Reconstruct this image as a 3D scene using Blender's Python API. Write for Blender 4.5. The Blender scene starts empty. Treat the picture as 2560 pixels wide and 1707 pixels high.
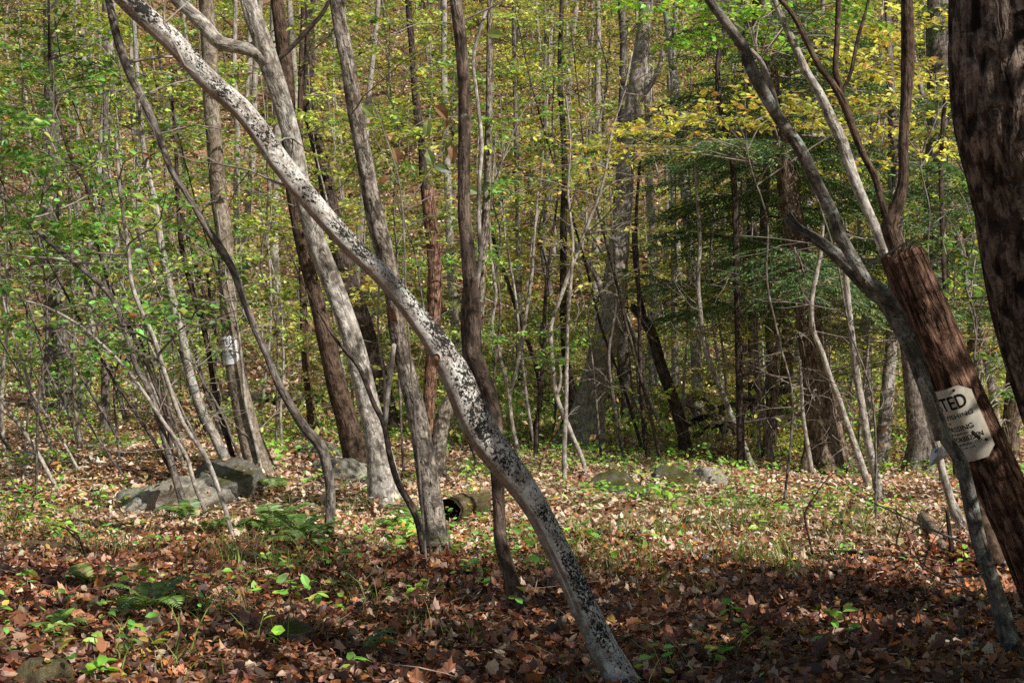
import bpy, math, random
import numpy as np
from mathutils import Vector, Matrix, noise

random.seed(11)
rng = np.random.default_rng(11)
SC = bpy.context.scene
COL = SC.collection
PI = math.pi

# ------------------------------------------------------------------ camera model
CZ = 1.3
PITCH = math.radians(-1.5)
F = 3556.0                       # focal length in pixels of the 2560 wide frame (50 mm on 36 mm)
def ray(px, py):
    x = px - 1280.0; z = -(py - 853.5); y = F
    c, s = math.cos(PITCH), math.sin(PITCH)
    return x, y * c - z * s, y * s + z * c
def at(px, py, Y):
    x, y, z = ray(px, py); t = Y / y
    return np.array((x * t, Y, CZ + z * t))

# ------------------------------------------------------------------ terrain
_YT = np.array([-60, -10, 0, 3, 4.5, 6, 8, 10, 14, 18, 21, 24, 27, 30, 34, 40, 50, 70, 90, 140.])
_DT = np.array([1.5, 1.25, 1.2, 1.2, 1.25, 1.34, 1.43, 1.52, 1.69, 1.80, 1.82, 1.72, 1.40, .75, -.6, -3.0, -7.6, -18., -29., -52.])
_yy = np.linspace(-60, 140, 2001)
_dd = np.interp(_yy, _YT, _DT)
_k = np.ones(17) / 17
_dd = np.convolve(np.pad(_dd, 8, mode='edge'), _k, mode='valid')
def terr(X, Y):
    X = np.asarray(X, float); Y = np.asarray(Y, float)
    z = CZ - np.interp(Y, _yy, _dd)
    far = np.clip((Y - 9) / 8, 0, 1)
    z = z + far * 0.035 * np.clip(-X, -3, 9)
    z = z + 0.045 * np.sin(1.3 * X + 0.4 * Y + .5) * np.sin(0.9 * Y - .3 * X + 1.1) + 0.02 * np.sin(3.1 * X + 2.2 * Y) \
          + 0.015 * np.sin(4.7 * X - 3.9 * Y + 2)
    z = z + np.clip((Y - 24) / 10, 0, 1) * (0.5 * np.sin(.35 * X + 1) + .35 * np.sin(.23 * X + .31 * Y))
    # hump under the big slab and the signed tree, left of centre
    z = z + 0.22 * np.exp(-((X + 2.9) ** 2 / 1.6 + (Y - 13.2) ** 2 / 3.0))
    return z
def tz(x, y): return float(terr(x, y))
def hit(px, py):
    x, y, z = ray(px, py)
    Y = np.arange(3.0, 90.0, 0.02); t = Y / y
    d = (CZ + z * t) - terr(x * t, Y)
    i = np.argmax(d < 0)
    if d[i] >= 0: i = len(Y) - 1
    return np.array((x * t[i], Y[i], tz(x * t[i], Y[i])))

# ------------------------------------------------------------------ object helpers
def mesh_np(name, V, polys, mats, cols=None, pmat=None, vec=None, smooth=False):
    """polys: list of (M,k) int arrays"""
    me = bpy.data.meshes.new(name)
    V = np.asarray(V, np.float32)
    me.vertices.add(len(V)); me.vertices.foreach_set('co', V.ravel())
    loops = np.concatenate([p.ravel() for p in polys]).astype(np.int32)
    cnt = np.concatenate([np.full(len(p), p.shape[1], np.int32) for p in polys])
    st = np.zeros(len(cnt), np.int32); st[1:] = np.cumsum(cnt)[:-1]
    me.loops.add(len(loops)); me.loops.foreach_set('vertex_index', loops)
    me.polygons.add(len(cnt)); me.polygons.foreach_set('loop_start', st)
    try: me.polygons.foreach_set('loop_total', cnt)
    except Exception: pass
    if not isinstance(mats, (list, tuple)): mats = [mats]
    for m in mats: me.materials.append(m)
    if pmat is not None: me.polygons.foreach_set('material_index', np.asarray(pmat, np.int32))
    me.polygons.foreach_set('use_smooth', np.full(len(cnt), bool(smooth)))
    if cols is not None:
        a = me.attributes.new('col', 'FLOAT_COLOR', 'POINT')
        c4 = np.ones((len(V), 4), np.float32); c4[:, :3] = cols
        a.data.foreach_set('color', c4.ravel())
    if vec is not None:
        a = me.attributes.new('bark', 'FLOAT_VECTOR', 'POINT')
        a.data.foreach_set('vector', np.asarray(vec, np.float32).ravel())
    me.update(calc_edges=True); me.validate()
    return me

def obj(name, me, parent=None, loc=None):
    o = bpy.data.objects.new(name, me); COL.objects.link(o)
    if parent is not None: o.parent = parent
    if loc is not None: o.location = loc
    return o
def tag(o, label=None, cat=None, group=None, kind=None):
    if label: o['label'] = label
    if cat: o['category'] = cat
    if group: o['group'] = group
    if kind: o['kind'] = kind
    return o
def thing(name, label, cat, loc, group=None):
    o = bpy.data.objects.new(name, None); COL.objects.link(o)
    o.empty_display_size = .1; o.location = Vector([float(v) for v in loc])
    return tag(o, label, cat, group)
def copy_tree(o, parent=None):
    c = o.copy(); COL.objects.link(c)
    if parent is not None: c.parent = parent
    for ch in list(o.children): copy_tree(ch, c)
    return c

# ------------------------------------------------------------------ node materials
class NT:
    def __init__(s, name):
        s.m = bpy.data.materials.new(name); s.m.use_nodes = True
        s.t = s.m.node_tree; s.t.nodes.clear()
    def n(s, typ, **kw):
        nd = s.t.nodes.new(typ)
        for k, v in kw.items(): setattr(nd, k, v)
        return nd
    def l(s, a, b): s.t.links.new(a, b)
    def attr(s, name): return s.n('ShaderNodeAttribute', attribute_name=name)
    def noise(s, vec, scale, detail=4, rough=.55, dist=0):
        nd = s.n('ShaderNodeTexNoise'); nd.inputs['Scale'].default_value = scale
        nd.inputs['Detail'].default_value = detail; nd.inputs['Roughness'].default_value = rough
        nd.inputs['Distortion'].default_value = dist
        if vec is not None: s.l(vec, nd.inputs['Vector'])
        return nd.outputs['Fac']
    def ramp(s, fac, stops):
        r = s.n('ShaderNodeValToRGB'); e = r.color_ramp.elements
        while len(e) < len(stops): e.new(.5)
        for i, (p, c) in enumerate(stops):
            e[i].position = p; e[i].color = (c, c, c, 1) if not hasattr(c, '__len__') else (*c, 1)
        s.l(fac, r.inputs['Fac']); return r.outputs['Color']
    def mix(s, fac, a, b, mode='MIX'):
        m = s.n('ShaderNodeMix', data_type='RGBA', blend_type=mode)
        for v, sock in ((fac, m.inputs[0]), (a, m.inputs[6]), (b, m.inputs[7])):
            if hasattr(v, 'links'): s.l(v, sock)
            elif hasattr(v, '__len__'): sock.default_value = (*v, 1) if len(v) == 3 else v
            else: sock.default_value = v
        return m.outputs[2]
    def math(s, op, a, b=None, clamp=False):
        m = s.n('ShaderNodeMath', operation=op, use_clamp=clamp)
        for v, sock in ((a, m.inputs[0]), (b, m.inputs[1])):
            if v is None: continue
            if hasattr(v, 'links'): s.l(v, sock)
            else: sock.default_value = v
        return m.outputs[0]
    def scalev(s, vec, sc):
        m = s.n('ShaderNodeVectorMath', operation='MULTIPLY'); s.l(vec, m.inputs[0]); m.inputs[1].default_value = sc
        return m.outputs[0]
    def out(s, col, rough=.9, bump=None, bstr=.5, bdist=.01, spec=.2):
        p = s.n('ShaderNodeBsdfPrincipled'); o = s.n('ShaderNodeOutputMaterial')
        if hasattr(col, 'links'): s.l(col, p.inputs['Base Color'])
        else: p.inputs['Base Color'].default_value = (*col, 1)
        p.inputs['Roughness'].default_value = rough
        p.inputs['Specular IOR Level'].default_value = spec
        if bump is not None:
            b = s.n('ShaderNodeBump'); b.inputs['Strength'].default_value = bstr; b.inputs['Distance'].default_value = bdist
            s.l(bump, b.inputs['Height']); s.l(b.outputs[0], p.inputs['Normal'])
        s.l(p.outputs[0], o.inputs['Surface']); return s.m

def leaf_mat(name, trans=.42, gloss=.05, var=.33):
    t = NT(name); a = t.attr('col').outputs['Color']
    oi = t.n('ShaderNodeObjectInfo')
    v = t.math('MULTIPLY_ADD', oi.outputs['Random'], var * 2); t.t.nodes[-1].inputs[2].default_value = 1 - var
    c = t.mix(1.0, a, v, 'MULTIPLY')
    d = t.n('ShaderNodeBsdfDiffuse'); tr = t.n('ShaderNodeBsdfTranslucent'); g = t.n('ShaderNodeBsdfGlossy')
    g.inputs['Roughness'].default_value = .45; g.inputs['Color'].default_value = (.7, .75, .8, 1)
    t.l(c, d.inputs['Color'])
    tc = t.mix(1.0, c, (1.25, 1.2, .7), 'MULTIPLY'); t.l(tc, tr.inputs['Color'])
    m1 = t.n('ShaderNodeMixShader'); m1.inputs[0].default_value = trans
    t.l(d.outputs[0], m1.inputs[1]); t.l(tr.outputs[0], m1.inputs[2])
    m2 = t.n('ShaderNodeMixShader'); m2.inputs[0].default_value = gloss
    t.l(m1.outputs[0], m2.inputs[1]); t.l(g.outputs[0], m2.inputs[2])
    o = t.n('ShaderNodeOutputMaterial'); t.l(m2.outputs[0], o.inputs['Surface'])
    return t.m

def bark_mat(name, light, dark, scale=14, zs=.25, bstr=.6, bdist=.008, lichen=0., lich_col=(.42, .47, .40), moss=0., furrow=.5, rough=.95):
    t = NT(name); v = t.attr('bark').outputs['Vector']
    oi = t.n('ShaderNodeObjectInfo')
    off = t.n('ShaderNodeVectorMath', operation='ADD'); t.l(v, off.inputs[0])
    om = t.math('MULTIPLY', oi.outputs['Random'], 37.0); t.l(om, off.inputs[1])
    vv = off.outputs[0]
    st = t.scalev(vv, (1, 1, zs))
    big = t.noise(vv, 3.2, 4, .6); fine = t.noise(st, scale * 4.5, 6, .7); ridge = t.noise(st, scale * 2.4, 3, .55, .7)
    mott = t.noise(t.scalev(vv, (1, 1, .55)), 26, 6, .7)
    rr = t.ramp(ridge, [(.36, 0.), (.52, 1.)])
    c = t.mix(t.ramp(fine, [(.33, 0.), (.64, 1.)]), dark, light)
    c = t.mix(t.ramp(mott, [(.44, .9), (.52, 0.)]), c, dark)
    c = t.mix(t.ramp(t.noise(vv, 120, 3, .6), [(.62, 0.), (.67, .8)]), c, tuple(x * .45 for x in dark))
    c = t.mix(furrow, c, t.mix(1.0, c, t.mix(rr, (.25, .23, .22), (1.08, 1.08, 1.08)), 'MULTIPLY'))
    c = t.mix(t.ramp(big, [(.38, 0.), (.62, .7)]), c, t.mix(1.0, c, (.58, .53, .48), 'MULTIPLY'))
    if lichen > 0:
        lm = t.ramp(t.noise(vv, 16, 6, .75), [(.64 - .14 * lichen, 0.), (.69 - .14 * lichen, .9)])
        c = t.mix(lm, c, t.mix(fine, lich_col, tuple(x * .7 for x in lich_col)))
    if moss > 0:
        sp = t.n('ShaderNodeSeparateXYZ'); t.l(v, sp.inputs[0])
        h = t.math('SUBTRACT', moss, sp.outputs[2])
        mm = t.math('ADD', t.math('MULTIPLY', h, 1.6), t.math('MULTIPLY', t.math('SUBTRACT', t.noise(vv, 9, 4), .5), 2.2), True)
        c = t.mix(t.ramp(mm, [(.35, 0.), (.65, 1.)]), c, t.mix(fine, (.05, .06, .012), (.13, .13, .03)))
    hgt = t.math('ADD', t.math('MULTIPLY', rr, .8), t.math('MULTIPLY', fine, .7))
    return t.out(c, rough, hgt, bstr, bdist, .15)

def speckle_bark(name):
    """pale bark, black lichen specks thick on the upper side, blue-green crusts"""
    t = NT(name); v = t.attr('bark').outputs['Vector']
    st = t.scalev(v, (1, 1, .5))
    g = t.n('ShaderNodeNewGeometry')
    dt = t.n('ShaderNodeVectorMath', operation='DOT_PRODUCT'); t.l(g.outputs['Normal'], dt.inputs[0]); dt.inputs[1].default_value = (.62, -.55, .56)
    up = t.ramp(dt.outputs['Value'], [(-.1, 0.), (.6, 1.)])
    big = t.noise(v, 5.5, 4, .6); fine = t.noise(st, 150, 5, .7); mid = t.noise(st, 38, 5, .65)
    c = t.mix(t.ramp(mid, [(.40, 0.), (.58, 1.)]), (.36, .31, .26), (.86, .82, .76))
    c = t.mix(t.ramp(fine, [(.35, .5), (.6, 0.)]), c, (.26, .21, .17))
    tan = t.ramp(dt.outputs['Value'], [(-.45, 1.), (-.02, 0.)])  # painted shade: bark browner and darker on the side away from the sun
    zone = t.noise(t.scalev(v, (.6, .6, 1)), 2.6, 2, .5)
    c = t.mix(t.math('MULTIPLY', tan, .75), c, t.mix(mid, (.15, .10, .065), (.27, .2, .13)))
    lich = t.ramp(t.noise(v, 24, 6, .75), [(.58, 0.), (.63, 1.)])
    c = t.mix(t.math('MULTIPLY', lich, .75), c, t.mix(fine, (.34, .43, .40), (.55, .62, .57)))
    dens = t.math('ADD', t.math('MULTIPLY', up, .13), t.math('MULTIPLY', t.math('SUBTRACT', big, .5), .45))
    dens = t.math('ADD', dens, t.math('MULTIPLY', t.math('SUBTRACT', zone, .47), .34))
    sp = t.math('ADD', t.noise(t.scalev(v, (1, 1, .55)), 150, 6, .75, .6), dens)
    szz = t.n('ShaderNodeSeparateXYZ'); t.l(v, szz.inputs[0]); low = t.ramp(t.math('MULTIPLY', szz.outputs[2], .4), [(.30, 1.), (.56, 0.)])
    c = t.mix(t.math('MULTIPLY', t.math('MULTIPLY', low, .8), t.ramp(t.noise(v, 30, 6, .75), [(.53, 0.), (.58, 1.)])), c, t.mix(fine, (.34, .43, .40), (.58, .64, .60)))
    dens = t.math('SUBTRACT', dens, t.math('MULTIPLY', low, .035))
    spk = t.ramp(sp, [(.655, 0.), (.69, 1.)])
    c = t.mix(spk, c, (.022, .02, .018))
    sp2 = t.math('ADD', t.noise(t.scalev(v, (1, 1, .7)), 85, 6, .75, .5), t.math('MULTIPLY', dens, .85))
    c = t.mix(t.ramp(sp2, [(.68, 0.), (.72, .9)]), c, (.03, .027, .022))
    hgt = t.math('ADD', t.math('MULTIPLY', fine, .5), t.math('MULTIPLY', spk, .5))
    return t.out(c, .9, hgt, 1., .006, .2)

M = {}
M['speckled'] = speckle_bark('speckled_pale_bark')
M['beech'] = bark_mat('pale_smooth_bark', (.84, .79, .71), (.22, .19, .165), 12, .25, .9, .01, .45, (.50, .52, .44), .12, .3)
M['tan'] = bark_mat('tan_bark', (.64, .56, .47), (.11, .088, .07), 20, .25, 1., .012, .25, (.42, .42, .34), .25, .5)
M['signtree'] = bark_mat('tan_grey_smooth_bark', (.50, .425, .34), (.19, .15, .115), 16, .4, .9, .008, .3, (.4, .4, .33), .32, .35)
M['grey'] = bark_mat('grey_bark', (.40, .35, .31), (.12, .10, .088), 26, .2, .8, .01, .2, (.38, .4, .35), .15, .6)
M['dark'] = bark_mat('dark_bark', (.20, .15, .125), (.045, .033, .028), 24, .2, .9, .012, .1, (.2, .21, .17), .1, .7)
M['brown'] = bark_mat('brown_bark', (.24, .165, .12), (.065, .043, .032), 22, .16, .8, .01, .12, (.28, .27, .2), .1, .6)
M['rot'] = bark_mat('reddish_rotten_wood', (.58, .345, .245), (.12, .06, .042), 22, .13, 1., .016, .0, (.3, .3, .2), 0, .9)
M['hemlock'] = bark_mat('ridged_hemlock_bark', (.44, .34, .26), (.12, .085, .062), 34, .12, 1., .016, .1, (.3, .32, .25), .28, .8)
M['furrowed'] = bark_mat('furrowed_dark_bark', (.40, .31, .26), (.05, .036, .03), 13, .3, 1., .03, .12, (.3, .3, .25), 0, 1.)
M['greylichen'] = bark_mat('grey_lichen_bark', (.78, .72, .64), (.24, .21, .18), 18, .3, .7, .008, .7, (.40, .47, .43), 0, .45)
M['greydark'] = bark_mat('grey_patchy_bark', (.42, .385, .34), (.10, .088, .075), 18, .3, .8, .008, .6, (.36, .42, .38), 0, .5)
M['browngrey'] = bark_mat('brown_grey_bark', (.33, .25, .195), (.085, .062, .05), 20, .2, .8, .01, .2, (.36, .36, .28), .1, .6)
M['midgrey'] = bark_mat('light_grey_bark', (.74, .66, .58), (.32, .275, .24), 26, .2, .8, .01, .2, (.48, .5, .44), .15, .6)
M['mossy'] = bark_mat('mossy_patchy_bark', (.27, .25, .21), (.10, .09, .07), 18, .3, .8, .01, .6, (.13, .15, .09), 0, .5)
M['pale'] = bark_mat('pale_grey_sapling_bark', (.78, .72, .64), (.24, .205, .175), 30, .3, .4, .004, .3, (.5, .53, .48), .08, .3)
M['deadwood'] = bark_mat('dead_wood', (.42, .34, .27), (.17, .125, .095), 34, .12, .7, .006, .1, (.3, .32, .2), 0, .5)
M['darkwood'] = bark_mat('dark_dead_wood', (.13, .10, .08), (.04, .03, .024), 26, .15, .8, .008, .1, (.2, .2, .12), 0, .5)
M['mosslog'] = bark_mat('mossy_log_wood', (.26, .19, .12), (.09, .07, .04), 18, .3, .8, .01, .9, (.12, .12, .03), 0, .4)
M['cut'] = bark_mat('raw_orange_wood', (.42, .19, .10), (.2, .09, .05), 30, .5, .6, .005, 0, (.3, .3, .2), 0, .4)
M['twig'] = bark_mat('twig_bark', (.50, .44, .39), (.20, .165, .14), 40, .3, .2, .002, 0, (.3, .3, .2), 0, .2)
M['leaf'] = leaf_mat('green_gold_leaves')
M['needle'] = leaf_mat('hemlock_needles', .18, .06, .15)
M['herb'] = leaf_mat('herb_leaves', .38, .05, .12)
M['litter'] = leaf_mat('fallen_leaf', .12, .06, 0.)

def rock_mat(name, base, moss, lich=.4):
    t = NT(name); tc = t.n('ShaderNodeTexCoord').outputs['Object']
    g = t.n('ShaderNodeNewGeometry'); sx = t.n('ShaderNodeSeparateXYZ'); t.l(g.outputs['Normal'], sx.inputs[0])
    f = t.noise(tc, 14, 7, .65); b = t.noise(tc, 3, 4)
    c = t.mix(t.ramp(f, [(.35, 0.), (.65, 1.)]), tuple(x * .45 for x in base), base)
    c = t.mix(t.ramp(t.noise(tc, 8, 5, .7), [(.58, 0.), (.64, lich)]), c, (.48, .5, .42))
    mk = t.math('ADD', t.math('MULTIPLY', sx.outputs[2], .6), t.math('MULTIPLY', t.math('SUBTRACT', b, .5), 1.6))
    mk = t.math('ADD', mk, moss - .95)
    c = t.mix(t.ramp(mk, [(.0, 0.), (.2, 1.)]), c, t.mix(f, (.045, .05, .012), (.16, .15, .03)))
    c = t.mix(t.ramp(t.noise(tc, 60, 5, .75), [(.35, .6), (.55, 0.)]), c, tuple(x * .35 for x in base))
    f2 = t.math('ADD', f, t.math('MULTIPLY', t.noise(tc, 45, 6, .75), .6))
    return t.out(c, .95, f2, 1., .035, .2)
M['rock'] = rock_mat('grey_rock', (.30, .275, .225), .4)
M['rockmoss'] = rock_mat('mossy_rock', (.24, .22, .17), .62)
M['rockpale'] = rock_mat('pale_rock', (.60, .55, .45), .2, .8)
M['rockolive'] = rock_mat('olive_stone', (.30, .25, .13), .3, .1)

def ground_mat():
    t = NT('leaf_strewn_soil'); tc = t.n('ShaderNodeTexCoord').outputs['Object']
    vo = t.n('ShaderNodeTexVoronoi'); vo.inputs['Scale'].default_value = 11; t.l(tc, vo.inputs['Vector'])
    bw = t.n('ShaderNodeSeparateColor'); t.l(vo.outputs['Color'], bw.inputs[0])
    c = t.ramp(bw.outputs[0], [(0., (.07, .036, .02)), (.35, (.26, .125, .065)), (.65, (.46, .27, .16)), (1., (.58, .39, .25))])
    n = t.noise(tc, 38, 5, .7); c = t.mix(t.ramp(n, [(.3, .75), (.6, 0.)]), c, (.03, .019, .012))
    gr = t.ramp(t.noise(tc, .45, 4, .6), [(.52, 0.), (.66, .75)])
    c = t.mix(gr, c, t.mix(n, (.05, .06, .015), (.14, .17, .04)))
    return t.out(c, .95, n, .8, .03, .1)
M['ground'] = ground_mat()

# ------------------------------------------------------------------ tubes and leaves
def spline(P, n):
    """Catmull-Rom through rows of P (any width), n samples"""
    P = np.asarray(P, float)
    if len(P) == 2:
        t = np.linspace(0, 1, n)[:, None]; return P[0] * (1 - t) + P[1] * t
    d = np.maximum(np.linalg.norm(np.diff(P[:, :3], axis=0), axis=1), 1e-6)
    s = np.concatenate([[0], np.cumsum(d)]); u = np.linspace(0, s[-1], n)
    m = np.zeros_like(P)
    m[1:-1] = (P[2:] - P[:-2]) / (s[2:] - s[:-2])[:, None]
    m[0] = (P[1] - P[0]) / d[0]; m[-1] = (P[-1] - P[-2]) / d[-1]
    i = np.clip(np.searchsorted(s, u, side='right') - 1, 0, len(d) - 1)
    h = d[i][:, None]; t = ((u - s[i]) / d[i])[:, None]
    return (2*t**3 - 3*t**2 + 1) * P[i] + (t**3 - 2*t**2 + t) * h * m[i] + (-2*t**3 + 3*t**2) * P[i+1] + (t**3 - t**2) * h * m[i+1]

class Geo:
    """collects vertices, faces, colours and bark coordinates for ONE mesh"""
    def __init__(s): s.V = []; s.C = []; s.B = []; s.P = []; s.Mi = []; s.n = 0
    def add(s, V, polys, col=None, mi=0, bark=None):
        V = np.asarray(V, float); k = len(V)
        s.V.append(V)
        c = np.empty((k, 3)); c[:] = (.3, .3, .3) if col is None else col
        s.C.append(c); s.B.append(V if bark is None else bark)
        for p in polys:
            s.P.append(np.asarray(p) + s.n); s.Mi.append(np.full(len(p), mi))
        s.n += k
    def build(s, name, mats, smooth=False):
        by = {}
        for p, m in zip(s.P, s.Mi): by.setdefault(p.shape[1], []).append((p, m))
        polys = []; pm = []
        for k in by:
            polys.append(np.concatenate([a for a, _ in by[k]])); pm.append(np.concatenate([b for _, b in by[k]]))
        return mesh_np(name, np.concatenate(s.V), polys, mats, np.concatenate(s.C), np.concatenate(pm), np.concatenate(s.B), smooth)

def frames(C):
    T = np.gradient(C, axis=0); T /= np.maximum(np.linalg.norm(T, axis=1), 1e-9)[:, None]
    N = np.zeros_like(C); a = np.array((1., 0, 0)) if abs(T[0, 0]) < .8 else np.array((0., 1, 0))
    a = a - T[0] * a.dot(T[0]); N[0] = a / np.linalg.norm(a)
    for i in range(1, len(C)):
        b = N[i-1] - T[i] * N[i-1].dot(T[i]); N[i] = b / max(np.linalg.norm(b), 1e-9)
    return T, N, np.cross(T, N)

def tube(g, C, R, segs=8, rough=0., rk=3., zk=2., ridge=0., ridge_n=9, seed=None, mi=0, cap=True, jag=0., zlen0=0., flare=0., flute=0.):
    C = np.asarray(C, float); R = np.asarray(R, float); n = len(C)
    if seed is None: seed = random.random() * 100
    T, N, B = frames(C)
    L = np.concatenate([[0], np.cumsum(np.linalg.norm(np.diff(C, axis=0), axis=1))]) + zlen0
    th = np.linspace(0, 2 * PI, segs, endpoint=False)
    ct, sn = np.cos(th), np.sin(th)
    rad = np.repeat(R[:, None], segs, 1)
    if flare > 0:
        k = np.exp(-np.maximum(L - zlen0, 0) / (R[0] * 2.2))[:, None]
        ph = seed
        rad *= 1 + flare * k * (1 + .8 * np.sin(4 * th + ph) + .5 * np.sin(7 * th + 2 * ph))[None, :]
    if flute > 0:
        rad *= 1 + flute * (np.sin(3 * th[None, :] + L[:, None] * 1.2 + seed) + .7 * np.sin(5 * th[None, :] - L[:, None] * .8 + 2 * seed))
    if rough > 0 or ridge > 0:
        for i in range(n):
            for j in range(segs):
                q = 0
                if rough > 0: q += rough * noise.noise((ct[j] * rk * .5 + seed, sn[j] * rk * .5, L[i] * zk))
                if ridge > 0:
                    w = noise.noise((ct[j] * ridge_n * .5 + seed, sn[j] * ridge_n * .5, L[i] * 5))
                    q += ridge * (.5 - min(1., abs(w) * 3.2))  * -1
                rad[i, j] *= 1 + q
    V = C[:, None, :] + rad[:, :, None] * (N[:, None, :] * ct[None, :, None] + B[:, None, :] * sn[None, :, None])
    if jag > 0:
        dj = np.array([jag * (noise.noise((ct[j] * 2.5 + seed, sn[j] * 2.5, 3.3)) * 1.3 + random.uniform(-.5, .5)) for j in range(segs)])
        for q in (1, 2, 3):
            V[-q] += T[-1][None, :] * (dj * (1.0, .6, .25)[q-1])[:, None]
    V = V.reshape(-1, 3)
    r0 = R.mean()
    bk = np.stack([np.tile(ct, n) * r0, np.tile(sn, n) * r0, np.repeat(L, segs)], 1)
    i = np.arange(n - 1)[:, None] * segs; j = np.arange(segs)[None, :]; j2 = (j + 1) % segs
    q = np.stack([i + j, i + j2, i + segs + j2, i + segs + j], -1).reshape(-1, 4)
    polys = [q]
    if cap:
        V = np.concatenate([V, [C[-1] - T[-1] * (R[-1] * (.6 if jag > 0 else -.3)), C[0]]])
        bk = np.concatenate([bk, [[0, 0, L[-1]], [0, 0, L[0]]]])
        a = np.arange(segs); b = (a + 1) % segs
        polys.append(np.concatenate([np.stack([(n-1)*segs + a, (n-1)*segs + b, np.full(segs, n*segs)], 1), np.stack([b, a, np.full(segs, n*segs+1)], 1)]))
    g.add(V, polys, None, mi, bk)

QUAD = (np.array([(0, 0, 0), (.45, .29, .05), (1, 0, -.02), (.45, -.29, .05)]), [np.array([[0, 3, 2, 1]])])
OVAL = (np.array([(0, 0, 0), (.33, 0, 0), (.68, 0, 0), (1, 0, 0), (.28, .25, .07), (.66, .22, .06), (.28, -.25, .07), (.66, -.22, .06)]),
        [np.array([[0, 1, 4], [2, 3, 5], [0, 6, 1], [2, 7, 3]]), np.array([[1, 2, 5, 4], [6, 7, 2, 1]])])
def _maple():
    out = [(0, 0), (.06, .26), (.05, .40), (.24, .36), (.40, .52), (.56, .36), (.70, .34), (.80, .17), (1, 0)]
    pts = out + [(u, -v) for u, v in out[-2:0:-1]]
    V = np.array([(u, v, 0) for u, v in pts] + [(.42, 0, 0)]); k = len(pts)
    a = np.arange(k); return (V, [np.stack([np.full(k, k), (a + 1) % k, a], 1)])
MAPLE = _maple()
def _oakish():
    out = [(0, 0), (.2, .16), (.38, .23), (.6, .2), (.82, .1), (1, 0)]
    pts = out + [(u, -v) for u, v in out[-2:0:-1]]
    V = np.array([(u, v, 0) for u, v in pts] + [(.5, 0, 0)]); k = len(pts)
    a = np.arange(k); return (V, [np.stack([np.full(k, k), (a + 1) % k, a], 1)])
BEECHL = _oakish()

def nrm(a): return a / np.maximum(np.linalg.norm(a, axis=-1, keepdims=True), 1e-9)
def leaves(g, P, D, Nn, S, tmpl, cols, mi=0, curl=None):
    P = np.asarray(P); k = len(P)
    if k == 0: return
    D = nrm(D); Nn = nrm(Nn - D * (Nn * D).sum(1, keepdims=True)); W = np.cross(Nn, D)
    tv, tp = tmpl; m = len(tv)
    u = np.repeat(tv[None, :, 0], k, 0); v = np.repeat(tv[None, :, 1], k, 0); w = np.repeat(tv[None, :, 2], k, 0)
    if curl is not None:
        w = w + curl[:, :1] * (u - .3) ** 2 + curl[:, 1:2] * v ** 2 * 2 + curl[:, 2:3] * u * v * 2
    S = np.asarray(S).reshape(-1, 1, 1)
    V = P[:, None] + S * (u[..., None] * D[:, None] + v[..., None] * W[:, None] + w[..., None] * Nn[:, None])
    polys = [(np.arange(k)[:, None, None] * m + p[None]).reshape(-1, p.shape[1]) for p in tp]
    g.add(V.reshape(-1, 3), polys, np.repeat(cols, m, 0), mi)

PAL = {
 'yg': [((.35, .44, .075), 4), ((.23, .36, .055), 4), ((.54, .56, .14), 3), ((.13, .22, .045), 3.5), ((.58, .42, .10), 1), ((.34, .21, .11), 1)],
 'gold': [((.60, .47, .09), 4), ((.52, .48, .11), 4), ((.36, .39, .075), 4), ((.52, .30, .08), 1.2), ((.24, .31, .06), 2.5), ((.32, .2, .11), 1)],
 'green': [((.18, .42, .08), 4), ((.12, .26, .05), 4), ((.27, .43, .09), 3), ((.42, .47, .10), 1.5), ((.54, .40, .09), .7), ((.5, .22, .07), .35)],
 'dgreen': [((.08, .17, .03), 4), ((.12, .23, .04), 3), ((.18, .26, .045), 2), ((.4, .37, .06), .5)],
 'bright': [((.20, .44, .05), 4), ((.28, .50, .06), 3), ((.40, .50, .07), 1)],
 'olive': [((.26, .31, .09), 4), ((.34, .37, .11), 3), ((.18, .23, .07), 3), ((.48, .43, .15), 2), ((.34, .18, .08), 1)],
 'hem': [((.065, .115, .045), 4), ((.09, .15, .05), 3), ((.04, .075, .034), 3), ((.16, .20, .07), 1.5), ((.26, .2, .1), .5)],
 'fern': [((.15, .25, .06), 3), ((.21, .32, .07), 3), ((.10, .18, .05), 2), ((.3, .3, .08), .6)],
 'grass': [((.16, .24, .045), 3), ((.23, .30, .065), 3), ((.10, .16, .035), 3), ((.38, .33, .14), 1.3)],
 'litter': [((.58, .36, .24), 5), ((.44, .19, .095), 5), ((.28, .11, .058), 5), ((.72, .52, .38), 4.5), ((.50, .19, .06), 2.3), ((.12, .055, .032), 5), ((.62, .40, .09), .4), ((.66, .54, .40), 1)],
}
PAL['litter_sunlit'] = [((.76, .57, .43), 5), ((.62, .42, .29), 4), ((.50, .27, .15), 3.5), ((.30, .14, .08), 2), ((.76, .58, .44), 1.5), ((.56, .26, .09), 1.5), ((.14, .07, .045), 1.5)]  # leaf colours lightened to paint sunlight into the farther litter
PAL['litter_shaded'] = [((.40, .16, .075), 5), ((.26, .10, .05), 6), ((.15, .06, .035), 5), ((.52, .30, .18), 3.5), ((.62, .44, .31), 2), ((.46, .17, .05), 3), ((.09, .045, .03), 5), ((.60, .40, .09), .35)]  # darker red-brown leaf colours that paint shade into the foreground litter
BOOST = {'litter_sunlit': 1.12, 'litter_shaded': 1.15, 'litter': 1.3, 'hem': 2.1, 'fern': 1.4, 'grass': 1.4}
def pal(name, k, jit=.18):
    cs = np.array([c for c, _ in PAL[name]]); w = np.array([q for _, q in PAL[name]], float)
    c = cs[rng.choice(len(cs), k, p=w / w.sum())]
    c = c * BOOST.get(name, 1.6)
    return np.clip(c * rng.normal(1, jit, (k, 1)) * rng.normal(1, .06, (k, 3)), .01, .86)
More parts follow.
